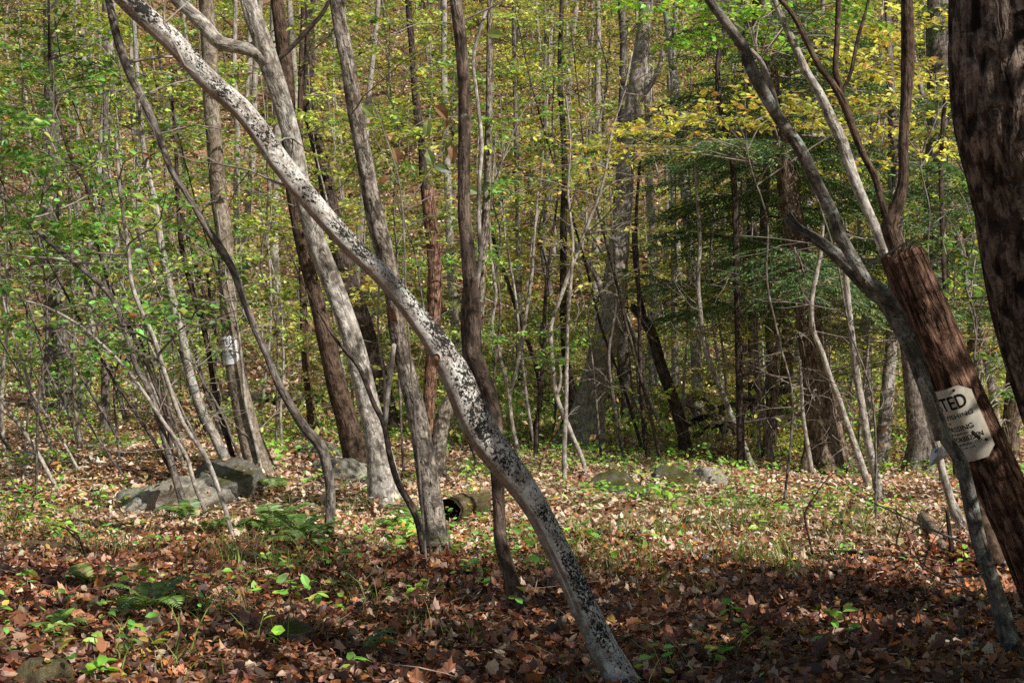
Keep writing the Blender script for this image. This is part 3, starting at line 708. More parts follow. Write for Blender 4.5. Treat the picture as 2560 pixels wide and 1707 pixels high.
tree('forest_tree', 'black narrow trunk widening at its foot left of the thick grey trunk', 'dark',
     [(1425, 1085, 44), (1432, 1010, 30), (1420, 940, 22), (1412, 880, 18), (1408, 753, 18), (1409, 570, 18), (1412, 400, 16), (1400, 200, 13), (1405, -10, 11)], ext=4, segs=12, crown=dict(n=14, z=(.35, 1.), pal='gold'))
# slender ones between
tree('slim_tree', 'sinuous pale sapling in front of the black narrow trunk', 'pale',
     [(1468, 1192, 13), (1453, 1140, 12), (1435, 1100, 12), (1413, 1045, 12), (1391, 990, 12), (1382, 917, 11), (1376, 826, 11), (1384, 790, 10), (1398, 753, 10), (1420, 690, 10), (1442, 636, 9), (1470, 560, 8), (1508, 457, 7), (1530, 330, 6), (1560, 230, 5), (1580, 130, 5)],
     limbs=[[(1391, 990, 8), (1402, 950, 7), (1398, 900, 5)]], segs=10, flare=.2, crown=dict(n=10, z=(.5, 1.), pal='gold', len=(.5, 1.1)), twigs=6)
tree('slim_tree', 'upright thin pale sapling left of the thick grey trunk', 'pale',
     [(1411, 1212, 13), (1411, 1118, 12), (1415, 1009, 11), (1417, 899, 10), (1420, 789, 9), (1428, 690, 8), (1432, 600, 7), (1420, 480, 6), (1426, 360, 5), (1415, 240, 4)], segs=8, crown=dict(n=8, z=(.5, 1.), pal='gold', len=(.4, .9)), twigs=5)
tree('slim_tree', 'bent thin pale sapling with a low fork, centre right of the leaning tree', 'pale',
     [(1300, 1150, 11), (1281, 1064, 10), (1270, 972, 10), (1252, 899, 9), (1243, 850, 9), (1230, 826, 9), (1234, 780, 8), (1240, 740, 8), (1234, 690, 8), (1225, 600, 7), (1230, 480, 6), (1240, 330, 5)],
     limbs=[[(1272, 990, 9), (1290, 930, 9), (1314, 789, 9), (1329, 690, 9), (1335, 600, 7), (1345, 480, 5)]], segs=8, crown=dict(n=8, z=(.5, 1.), pal='yg', len=(.4, .9)), twigs=6)
tree('slim_tree', 'crooked dark sapling with a bulging bend between the two pale saplings', 'dark',
     [(1322, 1118, 11), (1338, 1060, 10), (1351, 1009, 10), (1347, 940, 14), (1322, 862, 10), (1296, 789, 10), (1267, 698, 9), (1240, 625, 8), (1225, 540, 7), (1215, 420, 6)], segs=8, twigs=8)
tree('slim_tree', 'straight pinkish trunk behind the bent pale sapling', 'tan',
     [(1302, 1020, 22), (1300, 930, 20), (1298, 800, 18), (1296, 640, 15), (1292, 400, 13), (1286, 160, 11), (1284, -10, 10)], ext=3, segs=10, crown=dict(n=12, z=(.35, 1.), pal='gold'))
# right of K
tree('forest_tree', 'dark trunk leaning left with a bare top, right of the thick grey trunk', 'dark',
     [(1716, 1142, 34), (1706, 1075, 30), (1687, 1009, 29), (1654, 917, 28), (1627, 830, 27), (1598, 785, 22), (1580, 765, 18)], limbs=[[(1612, 800, 14), (1600, 740, 12), (1588, 660, 10), (1582, 560, 8)]], segs=14, twigs=10, jag=.05)
tree('slim_tree', 'thin dark upright sapling just right of the thick grey trunk', 'dark',
     [(1622, 1152, 12), (1612, 1100, 11), (1603, 972, 10), (1599, 826, 10), (1596, 700, 9), (1590, 560, 8), (1600, 400, 7)], segs=8, twigs=6)
tree('slim_tree', 'grey sapling leaning left in front of the brush pile', 'greylichen',
     [(1885, 1182, 17), (1862, 1120, 15), (1839, 1064, 14), (1802, 972, 14), (1766, 881, 13), (1751, 778, 12), (1745, 700, 11), (1750, 600, 10), (1742, 480, 8), (1735, 330, 7)], segs=10, twigs=10)
tree('slim_tree', 'thin pale upright sapling behind the grey leaning sapling', 'pale',
     [(1822, 1090, 12), (1812, 1000, 12), (1799, 917, 11), (1788, 844, 10), (1782, 775, 10), (1778, 640, 9), (1790, 480, 8)], segs=8, twigs=6)
tree('forest_tree', 'dark upright trunk left of the thick mossy-footed hemlock', 'dark', [(1888, 1098, 34), (1886, 1050, 30), (1883, 862, 28), (1883, 680, 26), (1878, 500, 24), (1880, 300, 20), (1884, 100, 18)], ext=3, segs=14, ridge=.05, twigs=14)
tree('slim_tree', 'slim tan stem leaning against the dark trunk left of the hemlock', 'tan',
     [(1934, 1182, 18), (1923, 1118, 16), (1908, 1027, 15), (1897, 954, 15), (1890, 881, 14), (1886, 800, 12), (1884, 740, 9)], segs=10, twigs=3)
# W hemlock
tW, SW, rW = tree('hemlock_tree', 'thick hemlock trunk with ridged bark and a mossy foot at right', 'hemlock',
     [(2066, 1180, 112), (2062, 1118, 86), (2051, 1009, 76), (2036, 899, 66), (2020, 790, 60), (2005, 700, 56), (1985, 560, 50), (1958, 400, 46), (1932, 250, 43), (1912, 80, 40), (1905, -20, 36)], ext=5, segs=36, ridge=.09, ridge_n=22, rough=.05, dens=30, flare=.3)
tree('slim_tree', 'sinuous pale sapling winding up in front of the hemlock trunk', 'pale',
     [(2174, 1224, 20), (2139, 1118, 18), (2113, 1045, 15), (2095, 990, 14), (2073, 936, 14), (2055, 881, 14), (2033, 826, 14), (2029, 753, 13), (2040, 690, 12), (2051, 636, 11), (2058, 560, 8)], segs=12, rough=.16, flare=.25, twigs=8)
tree('slim_tree', 'pale mottled sapling right of the hemlock, nearer one of the pair', 'pale',
     [(2203, 1260, 30), (2190, 1190, 24), (2172, 1118, 22), (2157, 1027, 19), (2142, 936, 18), (2128, 826, 16), (2117, 716, 15), (2108, 620, 13)], segs=12, rough=.14, flare=.25, twigs=6)
tree('slim_tree', 'thin whitish stem at the left edge of the hemlock trunk', 'pale', [(2032, 1196, 13), (2020, 1120, 11), (2008, 1040, 10), (2003, 960, 9), (2000, 900, 7)], segs=8, twigs=3)
tree('forest_tree', 'smooth whitish trunk bending right, in shade right of the hemlock', 'beech',
     [(2198, 1166, 40), (2206, 1118, 37), (2213, 1045, 35), (2223, 936, 33), (2228, 855, 30), (2232, 760, 28), (2235, 640, 26)], ext=3, segs=14)
tree('forest_tree', 'grey trunk foot behind the near notice', 'grey', [(2295, 1186, 66), (2300, 1110, 54), (2288, 1027, 44), (2276, 930, 38), (2262, 800, 34), (2250, 650, 30)], ext=4, segs=16, ridge=.04)
tree('forest_tree', 'broad grey trunk far behind, between the forked tree and the big dark trunk', 'grey', [(2330, 1060, 66), (2334, 900, 62), (2338, 700, 60), (2340, 439, 56), (2346, 250, 56), (2342, 90, 54), (2345, -20, 50)], ext=5, segs=18, ridge=.05, ridge_n=16, Y=19.5)
tree('slim_tree', 'thin black stem in front of the broad grey far trunk', 'dark', [(2385, 1110, 14), (2372, 900, 13), (2362, 716, 12), (2356, 580, 12), (2352, 440, 12), (2354, 366, 11), (2362, 263, 11), (2385, 150, 9)], segs=8, Y=13.)
# AC the slim leaning tree in front of the near notice
tC, SC_, rC = tree('forked_tree', 'lichen-grey leaning tree with two long arms, crossing in front of the near notice', 'greydark',
     [(2506, 1535, 46), (2486, 1466, 40), (2449, 1356, 38), (2424, 1247, 37), (2402, 1155, 34), (2364, 1095, 32), (2334, 1020, 34), (2304, 945, 36), (2284, 881, 42), (2248, 808, 45), (2212, 746, 48), (2168, 710, 46), (2128, 672, 40), (2084, 632, 32), (2036, 596, 29), (1990, 572, 28), (1970, 545, 26)],
     limbs=[dict(pts=[(2162, 700, 32), (2140, 660, 31), (2120, 625, 31), (2100, 590, 32), (2087, 548, 32), (2047, 468, 30), (2022, 413, 30), (1992, 358, 29), (1956, 311, 28), (1919, 249, 30), (1883, 183, 31), (1857, 117, 28), (1821, 66, 25), (1773, 0, 22), (1735, -60, 20)], ext=2.0, label='long limb leaning up to the left'),
            dict(pts=[(1950, 300, 12), (1935, 240, 14), (1918, 190, 14), (1900, 150, 13), (1875, 125, 12)], mat='pale', label='pale peeling side branch'),
            dict(pts=[(2350, 1098, 26), (2334, 1040, 26), (2318, 990, 22), (2300, 945, 12)], mat='pale', dy=-.05, label='white peeled strip beside the notice')],
     Y=4.98, lean=.05, segs=26, rough=.14, dens=45, jag=.03, flare=.15, twigs=3)
tree('forest_tree', 'pale patchy trunk slanting up left behind the broken red stub', 'beech',
     [(2396, 1292, 26), (2376, 1247, 20), (2352, 1160, 20), (2310, 980, 22), (2262, 800, 24), (2212, 636, 26), (2190, 575, 26), (2172, 535, 26), (2139, 457, 27), (2118, 395, 28), (2102, 347, 28), (2080, 303, 27), (2051, 238, 23), (2018, 183, 20), (1989, 121, 20), (1962, 60, 17), (1930, -10, 15)],
     ext=2.5, segs=16, rough=.1, lean=.06, Y=8.6, twigs=6, crown=dict(n=6, z=(.7, 1.), pal='bright', len=(.6, 1.1), ls=.06))
tree('slim_tree', 'white split stem foot beside the near notice post', 'pale', [(2380, 1262, 20), (2368, 1210, 17), (2356, 1175, 14), (2350, 1120, 11)], Y=9.3, segs=10)
tree('forked_tree', 'dark tree forking into two upright stems behind the broken red stub', 'brown',
     [(2486, 1428, 66), (2470, 1356, 54), (2440, 1240, 50), (2390, 1050, 46), (2320, 850, 44), (2262, 690, 44), (2238, 610, 42), (2222, 562, 42), (2240, 523, 34), (2256, 470, 29), (2260, 420, 27), (2258, 366, 26), (2265, 256, 27), (2270, 146, 32), (2268, 40, 29), (2266, -20, 28)],
     limbs=[dict(pts=[(2224, 565, 22), (2210, 525, 19), (2186, 439, 18), (2157, 384, 18), (2135, 329, 18), (2113, 267, 20), (2088, 219, 17), (2047, 165, 15), (2011, 91, 15), (1982, 37, 13), (1952, 0, 12), (1920, -40, 11)], ext=1.2, label='thin arm slanting up left'),
            dict(pts=[(2104, 262, 14), (2096, 200, 14), (2088, 183, 15), (2092, 110, 14), (2095, 37, 14), (2096, -20, 13)], ext=1.5),
            dict(pts=[(2100, 250, 9), (2110, 218, 9), (2124, 194, 9), (2136, 140, 9), (2146, 91, 9), (2160, 45, 8), (2174, -10, 7)], ext=1.)],
     ext=3, segs=20, rough=.1, ridge=.03, flare=.3, twigs=8, crown=dict(n=8, z=(.72, 1.), pal='bright', len=(.5, 1.), ls=.06))
# AD broken red stub carrying the near notice
tD, SD, rD = tree('broken_stub_trunk', 'leaning red-brown rotten stub with a snapped top carrying the near notice', 'rot',
     [(2668, 1610, 128), (2610, 1470, 120), (2565, 1356, 116), (2518, 1250, 114), (2470, 1145, 114), (2422, 1040, 114), (2365, 899, 112), (2300, 753, 108), (2268, 672, 104), (2250, 628, 98)], Y=5.2, segs=64, ridge=.10, ridge_n=20, rough=.06, dens=130, jag=.018, flare=.1, cat='dead tree')
# AE big dark trunk
tE, SE, rE = tree('big_tree', 'big dark furrowed trunk filling the right edge of the picture', 'furrowed',
     [(2820, 1560, 300), (2760, 1200, 285), (2708, 1020, 276), (2668, 900, 270), (2626, 760, 264), (2590, 600, 258), (2560, 450, 258), (2534, 300, 276), (2526, 150, 276), (2524, 0, 270), (2524, -60, 268)],
     limbs=[[(2570, 470, 60), (2600, 430, 50), (2640, 370, 45), (2700, 300, 40)]], ext=5.0, Y=3.7, segs=110, ridge=.075, ridge_n=26, rough=.07, dens=100, flare=.2, crown=dict(n=12, z=(.7, 1.), pal='green', len=(.8, 1.4), ls=.07))
# left saplings
gs = 'green'
tree('slim_tree', 'long crooked sapling leaning left across the notice tree, pale at its foot', 'grey',
     [(817, 1352, 34), (823, 1320, 28), (826, 1228, 25), (815, 1155, 26), (802, 1115, 27), (760, 1067, 25), (724, 1009, 22), (695, 957, 20), (669, 892, 18), (636, 819, 18), (603, 735, 17), (581, 672, 18), (548, 617, 20), (512, 562, 16), (468, 486, 15), (431, 431, 15), (406, 366, 18), (380, 300, 21), (351, 238, 20), (322, 183, 20), (292, 91, 21), (271, 0, 18)],
     ext=2.5, segs=14, rough=.14, flare=.2, crown=dict(n=9, z=(.5, 1.), pal='yg', len=(.5, 1.)), twigs=10)
tree('slim_tree', 'stout pale sapling leaning left, just left of the notice tree', 'greylichen',
     [(602, 1216, 32), (570, 1160, 28), (541, 1100, 26), (505, 1027, 24), (475, 936, 22), (461, 862, 20), (442, 789, 20), (420, 698, 18), (402, 607, 18), (388, 512, 16), (369, 420, 14), (358, 366, 13), (348, 250, 12), (338, 100, 11), (330, -10, 10)], ext=2, segs=14, rough=.1, crown=dict(n=12, z=(.45, 1.), pal='yg', len=(.5, 1.1)), twigs=6)
tree('slim_tree', 'thin dark sapling between the stout pale sapling and the notice tree', 'dark',
     [(592, 1184, 14), (578, 1129, 14), (548, 1027, 14), (530, 936, 13), (515, 844, 14), (490, 753, 14), (468, 680, 13), (453, 607, 13), (445, 500, 11), (440, 380, 9), (430, 240, 7)], segs=8, crown=dict(n=10, z=(.45, 1.), pal='yg', len=(.4, 1.)), twigs=6)
tree('slim_tree', 'dark-topped sapling arching far left over the grey slab, foot before the slab', 'grey',
     [(470, 1296, 24), (440, 1200, 19), (417, 1118, 17), (391, 1027, 16), (366, 961, 15), (340, 917, 14), (322, 855, 14), (289, 760, 14), (263, 723, 14), (205, 672, 13), (146, 625, 13), (84, 567, 12), (0, 486, 10), (-60, 430, 9)], ext=1, segs=12, crown=dict(n=11, z=(.45, 1.), pal=gs, len=(.4, .9), ls=.065, tm=OVAL), twigs=9)
tree('slim_tree', 'thin whitish stem leaning left in front of the grey slab', 'pale',
     [(524, 1304, 12), (486, 1210, 11), (464, 1137, 10), (402, 1045, 10), (366, 990, 9), (311, 917, 9), (256, 862, 8), (190, 808, 7), (120, 770, 6), (40, 745, 5)], segs=8, crown=dict(n=7, z=(.5, 1.), pal=gs, len=(.4, .8), ls=.065, tm=OVAL), twigs=6)
tree('slim_tree', 'thin pale-footed sapling planted among the ferns, leaning left', 'pale',
     [(586, 1358, 13), (568, 1290, 12), (548, 1228, 12), (512, 1137, 12), (461, 1064, 12), (431, 990, 12), (413, 936, 12), (384, 844, 12), (351, 771, 12), (329, 709, 11), (320, 620, 10), (300, 480, 8), (290, 330, 7)], segs=8, crown=dict(n=10, z=(.45, 1.), pal=gs, len=(.4, .9), ls=.06), twigs=8)
tree('slim_tree', 'slender dark whip with a long thin upright top at far left', 'dark',
     [(446, 1240, 12), (430, 1140, 11), (418, 1050, 11), (380, 940, 11), (330, 830, 11), (292, 760, 11), (258, 661, 11), (238, 567, 11), (216, 464, 10), (183, 409, 9), (157, 329, 9), (140, 250, 8), (126, 183, 8), (123, 90, 7), (121, -10, 6)], segs=8, ext=.8, crown=dict(n=10, z=(.5, 1.), pal=gs, len=(.4, .8), ls=.065, tm=OVAL), twigs=6)
tree('slim_tree', 'thin straight whitish stem at the left edge', 'pale',
     [(11, 1136, 11), (4, 1045, 10), (7, 936, 10), (18, 826, 9), (18, 716, 9), (15, 570, 9), (6, 450, 8), (2, 300, 7)], segs=8, crown=dict(n=9, z=(.5, 1.), pal=gs, len=(.4, .9)))
tree('forest_tree', 'thick grey trunk with bushes at its foot at far left', 'grey',
     [(144, 1026, 78), (146, 960, 64), (148, 899, 58), (138, 800, 50), (130, 650, 46), (124, 450, 42), (130, 250, 40), (126, -10, 34)], ext=5, segs=18, ridge=.05, ridge_n=14, crown=dict(n=20, z=(.4, 1.), pal='green', len=(.9, 1.8)))
tree('forest_tree', 'narrow grey trunk right of the thick far left trunk', 'grey', [(263, 1080, 24), (263, 899, 20), (262, 720, 18), (262, 500, 16), (264, 250, 14), (262, 60, 13), (262, -10, 12)], ext=3, segs=12, crown=dict(n=14, z=(.35, 1.), pal='green'))
tree('slim_tree', 'thin brown stem standing in leaves left of the grey slab', 'tan', [(203, 1139, 14), (197, 1082, 12), (186, 990, 11), (186, 880, 10), (182, 740, 9), (176, 560, 8), (170, 400, 6)], segs=8, crown=dict(n=9, z=(.4, 1.), pal='green', len=(.4, .9)))
tree('forest_tree', 'slim brown trunk behind the fluted white tree, upright', 'brown', [(786, 1092, 26), (775, 1009, 22), (764, 899, 20), (757, 720, 19), (755, 600, 18), (750, 400, 16), (752, 200, 14)], ext=3, segs=12, crown=dict(n=10, z=(.45, 1.), pal='yg'))
tree('forest_tree', 'narrow dark trunk among the hemlock boughs, upper right', 'dark', [(1850, 1040, 20), (1842, 700, 17), (1832, 420, 15), (1810, 311, 14), (1797, 240, 13), (1795, 146, 12), (1812, 60, 11), (1818, -10, 10)], Y=15.5, segs=10, twigs=10)
tree('forest_tree', 'pale speckled trunk seen through hemlock boughs, upper right', 'pale', [(1690, 1050, 20), (1686, 800, 17), (1684, 560, 15), (1682, 250, 14), (1690, -10, 12)], Y=22, segs=10, crown=dict(n=10, z=(.5, 1.), pal='yg'), ext=2)
tree('forest_tree', 'white trunk seen far behind the brush pile', 'pale', [(1866, 1030, 18), (1864, 800, 17), (1864, 400, 15), (1864, 180, 14), (1866, -10, 13)], Y=24, segs=10, ext=2)

for i in range(34):
    left = i < 24
    bx = rng.uniform(30, 700) if left else rng.uniform(1120, 1750); by = rng.uniform(1060, 1250) if left else rng.uniform(1080, 1190)
    ln = rng.uniform(.10, .55) if left else rng.uniform(-.15, .3); w0 = rng.uniform(6, 12); pts = []; x = bx; y = by; n = 8; H = rng.uniform(600, 1150)
    for q in range(n):
        pts.append((x, y, w0 * (1 - .75 * q / (n - 1)))); y -= H / (n - 1); x -= ln * H / (n - 1) * (1.25 - .5 * q / n) + rng.normal(0, 9)
    tree('thin_sapling', 'thin crooked grey sapling leaning left in the left thicket' if left else 'thin crooked grey sapling among the trunks right of centre', ('grey', 'pale', 'dark')[i % 3], pts, segs=7, flare=.2, rough=.15, dens=12,
         group='thin crooked saplings in the left thicket' if left else 'thin crooked saplings right of centre', cat='sapling', crown=dict(n=6, z=(.4, 1.), pal=('green' if left and i % 2 else 'yg'), len=(.35, .8), ls=.055), twigs=7)
# ------------------------------------------------------------------ hemlock boughs (crowns)
KLIT = np.array([at(x_, y_, 16.6) for x_, y_ in ((1464, 1060), (1490, 940), (1515, 840), (1535, 720), (1548, 600), (1560, 480), (1572, 360), (1595, 200), (1565, 950))])
def opens_light(o, e, pts, rad):
    """a bough that would stand between the sun and these sunlit trunk points"""
    for f in (.15, .4, .65, .9, 1.1):
        v = o + (e - o) * f - pts; t = v @ SUN; d = np.linalg.norm(v - t[:, None] * SUN, axis=1)
        if np.any((d < rad) & (t > 0)): return True
    return False
def hemlock_crown(parent, S, root, z0, z1, n, lmin, lmax, dead=0, seed=0, dens=1.):
    g = Geo(); H = S[:, 2]
    for i in range(n):
        z = root[2] + z0 + (z1 - z0) * (i + rng.uniform(0, 1)) / n; k = int(np.argmin(abs(H - z))); p = S[k, :3] - root
        a = i * 2.4 + rng.uniform(-.4, .4); f = (z - root[2] - z0) / (z1 - z0)
        L = (lmax + (lmin - lmax) * f) * rng.uniform(.7, 1.1)
        dv = np.array((math.cos(a), math.sin(a), rng.uniform(-.05, .25)))
        if opens_light(p + root, p + root + nrm(dv) * L, KLIT, .28) and rng.uniform() < .5: continue
        needle_branch(g, p, dv, L, .016, dens=dens)
    obj('crown', g.build('crown', [M['twig'], M['needle']]), parent)
    if dead:
        g = Geo()
        for i in range(dead):
            z = root[2] + rng.uniform(z0 - 1.3, z0 + .5); k = int(np.argmin(abs(H - z))); p = S[k, :3] - root
            a = rng.uniform(0, 2 * PI); L = rng.uniform(.6, 1.6)
            pa = branch_path(p, (math.cos(a), math.sin(a), rng.uniform(-.15, .25)), L, 8, .02, .12); tube(g, pa, np.linspace(.011, .002, 8), 5, cap=False)
            for q in range(7):
                j = rng.integers(2, 8); pb = branch_path(pa[min(j, 7)], nrm(pa[-1] - pa[0]) * .7 + rng.normal(0, .6, 3), L * rng.uniform(.15, .4), 5, .03, .2); tube(g, pb, np.linspace(.0045, .001, 5), 3, cap=False)
        obj('dead_branches', g.build('dead_branches', [M['twig']]), parent)
hemlock_crown(tW, SW, rW, 1.8, 6.8, 58, 1.0, 2.7, dead=56)
HEM = [(3.1, 17.2, .85, 'young hemlock with drooping dark boughs behind the thick hemlock trunk'), (3.4, 21.0, .8, 'dark hemlock with boughs reaching toward the thick grey trunk'),
       (5.6, 16.0, 1.0, 'dense hemlock standing behind the near notice at right'), (6.6, 20.5, 1.1, 'far dark hemlock at the right edge behind the big dark trunk'), (4.3, 22.5, 1.05, 'far hemlock rising above the shaded brush pile')]
for i, (x, y, s, lb) in enumerate(HEM):
    z = tz(x, y); t = thing('hemlock_tree', lb, 'tree', (x, y, z))
    H = 9 * s; S = np.array([(x + .05 * math.sin(q), y + .05 * math.cos(q * 1.3), z - .15 + H * q / 12, (.10 * s) * (1 - q / 13)) for q in range(13)]); S = spline(S, 60)
    g = Geo(); tube(g, S[:, :3] - np.array((x, y, z)), S[:, 3], 16, .06, ridge=.05, ridge_n=14, flare=.3); obj('trunk', g.build('trunk', [M['hemlock']], True), t)
    hemlock_crown(t, S, np.array((x, y, z)), 1.5 if i != 1 else 2.6, H, 38, .9 * s, 2.4 * s, dead=12 if i < 3 else 0, dens=.75)

# ------------------------------------------------------------------ wooded hillside behind: real trees, copied
def proto_tree(name, H, r, mat, palette, nb, ls, blen, z0, dens=1., bend=.25, stems=1):
    t = thing(name, None, None, (0, 0, 0))
    a = rng.uniform(0, 2 * PI); n = 9
    Q = np.array([(bend * math.cos(a) * (q / 8) ** 2 * 1.5 + rng.normal(0, .04), bend * math.sin(a) * (q / 8) ** 2 + rng.normal(0, .04), -.2 + H * q / 8, r * (1 - .82 * q / 8)) for q in range(n)])
    S = spline(Q, 26); g = Geo(); tube(g, S[:, :3], S[:, 3], 8, .08, flare=.3)
    obj('trunk', g.build('trunk', [M[mat]], True), t)
    g = Geo()
    for i in range(nb):
        f = z0 + (1 - z0) * (i + rng.uniform()) / nb; k = int(f * 25); p = S[k, :3]; a = i * 2.4 + rng.uniform(-.5, .5)
        spray(g, p, (math.cos(a), math.sin(a), rng.uniform(.05, .6)), rng.uniform(*blen) * (1.1 - .5 * f), max(.004, S[k, 3] * .35), palette, ls, dens=dens * 2.1, flat=.6)
    obj('crown', g.build('crown', [M['twig'], M['leaf']]), t)
    return t
KINDS = [
 ('hillside_tree', 'slender pale tree with sparse yellow-green leaves on the far hillside', dict(H=7.6, r=.05, mat='pale', palette='yg', nb=22, ls=.105, blen=(1.1, 2.3), z0=.08)),
 ('hillside_tree', 'grey-trunked tree with layered golden leaves on the far hillside', dict(H=7.3, r=.07, mat='grey', palette='gold', nb=23, ls=.10, blen=(1.2, 2.5), z0=.06)),
 ('hillside_tree', 'pale young tree with olive and brown thinning leaves on the far hillside', dict(H=6.6, r=.042, mat='pale', palette='olive', nb=20, ls=.10, blen=(1., 2.1), z0=.06)),
 ('hillside_tree', 'young tree with fresh green leaves on the far hillside', dict(H=6., r=.042, mat='tan', palette='green', nb=22, ls=.10, blen=(1., 2.1), z0=.06)),
 ('hillside_tree', 'tall bare-stemmed whitish tree on the far hillside', dict(H=12, r=.085, mat='pale', palette='yg', nb=8, ls=.10, blen=(1.2, 2.4), z0=.5)),
 ('understory_sapling', 'low leafy sapling with layered yellow-green leaves between the trunks', dict(H=4.6, r=.022, mat='pale', palette='yg', nb=17, ls=.07, blen=(.7, 1.5), z0=.1)),
 ('understory_sapling', 'low leafy sapling with bright green leaves between the trunks', dict(H=4.2, r=.02, mat='grey', palette='green', nb=17, ls=.075, blen=(.6, 1.4), z0=.1)),
 ('understory_sapling', 'low sapling with golden layered leaves between the trunks', dict(H=4.8, r=.022, mat='pale', palette='gold', nb=17, ls=.07, blen=(.7, 1.6), z0=.1)),
]
GROUPS = {0: 'slender yellow-green trees on the far hillside', 1: 'golden leaved trees on the far hillside', 2: 'olive leaved young trees on the far hillside', 3: 'green leaved young trees on the far hillside', 4: 'tall whitish trees on the far hillside',
          5: 'yellow-green saplings between the trunks', 6: 'bright green saplings between the trunks', 7: 'golden saplings between the trunks'}
PROTO = {}
for k, (nm, lb, kw) in enumerate(KINDS): PROTO[k] = [[proto_tree(nm, **kw), False] for _ in range(2)]
def put(k, x, y, s):
    pr = PROTO[k][rng.integers(0, 2)]
    if not pr[1]: o = pr[0]; pr[1] = True
    else: o = copy_tree(pr[0])
    o.location = (x, y, tz(x, y)); o.rotation_euler = (rng.normal(0, .05), rng.normal(0, .05), rng.uniform(0, 2 * PI)); o.scale = (s, s, s * rng.uniform(.9, 1.15))
    tag(o, KINDS[k][1], 'tree' if k < 5 else 'sapling', GROUPS[k])
placed = []
def ok(x, y, d):
    for (a, b) in placed:
        if (a - x) ** 2 + (b - y) ** 2 < d * d: return False
    placed.append((x, y)); return True
def scatter(n, y0, y1, weights, d, x_of=None):
    c = 0; tr = 0
    while c < n and tr < n * 40:
        tr += 1
        y = math.sqrt(rng.uniform(y0 * y0, y1 * y1)); x = rng.uniform(-1, 1) * (.38 * y + 1.)
        px = 1280 + x / y * F
        if y < 20.5 and 1380 < px < 1660: continue          # the clearing round the thick grey trunk
        if not ok(x, y, d): continue
        wv = np.array(weights(px, y), float); k = rng.choice(len(wv), p=wv / wv.sum())
        put(k, x, y, rng.uniform(.75, 1.2)); c += 1
def wfar(px, y):
    if px < 500: return [4, 1, 3, 3, 3, 0, 0, 0]
    if px < 1000: return [4, 2, 3, 1.5, 3, 0, 0, 0]
    if px < 1700: return [3, 5, 2, .7, 2.5, 0, 0, 0]
    return [2, 4, 3, 1, 2, 0, 0, 0]
def wnear(px, y):
    if px < 500: return [0, 0, 0, 0, 0, 1.5, 4, .5]
    if px < 1050: return [0, 0, 0, 0, 0, 4, 1.2, 1]
    return [0, 0, 0, 0, 0, 3, .5, 4]
scatter(150, 25, 60, wfar, 1.25)
scatter(58, 16.5, 27, wnear, 1.1)
scatter(30, 19, 34, lambda px, y: [0, 0, 0, 0, 1, 0, 0, 0], 1.0)

# ------------------------------------------------------------------ unseen trees and low bushes added beyond the right edge to throw chosen shadows
LIT = np.concatenate([SD[::6, :3], SA[30::8, :3], np.array([at(*q, 4.95) for q in ((2335, 1020), (2300, 950), (2270, 860), (2230, 780), (2180, 720), (2128, 672), (2087, 548), (2047, 468), (1990, 358), (1920, 249), (1883, 183), (1821, 66), (2440, 1050), (2400, 1100))])])
LIT = LIT[LIT[:, 2] > .55]
def added_shade_plant(x, y, H, zc, R, n, lb, ls=.10, pal_='green'):
    z = tz(x, y); t = thing('added_shade_plant', lb, 'tree', (x, y, z))
    S = spline(np.array([(rng.normal(0, .05), rng.normal(0, .05), -.2 + H * q / 6, .11 * (1 - .8 * q / 6)) for q in range(7)]), 30)
    g = Geo(); tube(g, S[:, :3], S[:, 3], 12, .08, flare=.3); obj('trunk', g.build('trunk', [M['grey']], True), t)
    g = Geo()
    for i in range(n):
        f = rng.uniform(max(.2, (zc - R) / H), .98); k = int(f * 29); a = i * 2.4
        dv = np.array((math.cos(a), math.sin(a), rng.uniform(.1, .6))); Lb = R * rng.uniform(.6, 1.1); o3 = S[k, :3] + np.array((x, y, z))
        e3 = o3 + nrm(dv) * Lb * 1.25
        if any(q_[1] > .2 and q_[0] / q_[1] < .40 and abs(q_[2] - CZ) < .3 * q_[1] + .3 for q_ in (o3 * .5 + e3 * .5, e3)): continue   # keep the view clear
        if opens_light(o3, o3 + nrm(dv) * Lb, LIT, .30) and rng.uniform() < .9: continue
        spray(g, S[k, :3], dv, Lb, .012, pal_, ls, dens=1.1, flat=.5)
    if g.n: obj('crown', g.build('crown', [M['twig'], M['leaf']]), t)
def shade_for(px, py, h, **kw):
    p = hit(px, py); q = p + SUN / SUN[2] * h
    return q[0], q[1]
for i, (px, py, h, R, n) in enumerate([(1560, 1550, 2.3, .95, 26), (1900, 1590, 2.1, .9, 26), (1760, 1500, 2.1, .9, 24), (1300, 1640, 3.0, 1.3, 28), (2100, 1680, 1.9, .85, 22), (1650, 1690, 2.4, 1.0, 26), (2000, 1480, 1.9, .8, 20), (1400, 1540, 2.9, 1.1, 24), (2250, 1560, 1.7, .75, 20), (1480, 1510, 5.2, 1.5, 34), (1850, 1620, 5.2, 1.5, 34), (2150, 1600, 5., 1.4, 30), (1700, 1560, 6., 1.5, 30)]):
    x, y = shade_for(px, py, h)
    added_shade_plant(x, y, h + R, h, R, int(n * 1.9), 'unseen leafy plant added beyond the right edge to shade the foreground')
for (px, py, h) in [(500, 1400, 5.5), (250, 1560, 4.6), (760, 1500, 4.6), (500, 1650, 4.0)]:
    x, y = shade_for(px, py, h); added_shade_plant(x, y, h + 1.4, h, 1.2, 9, 'unseen leafy plant added beyond the right edge to shade the foreground', .085)
for (px, py, h) in [(1480, 1080, 6.5), (1800, 1060, 6.5)]:
    x, y = shade_for(px, py, h); added_shade_plant(x, y, h + 1.8, h, 1.6, 24, 'unseen leafy plant added beyond the right edge to shade the foreground', .10, 'dgreen')
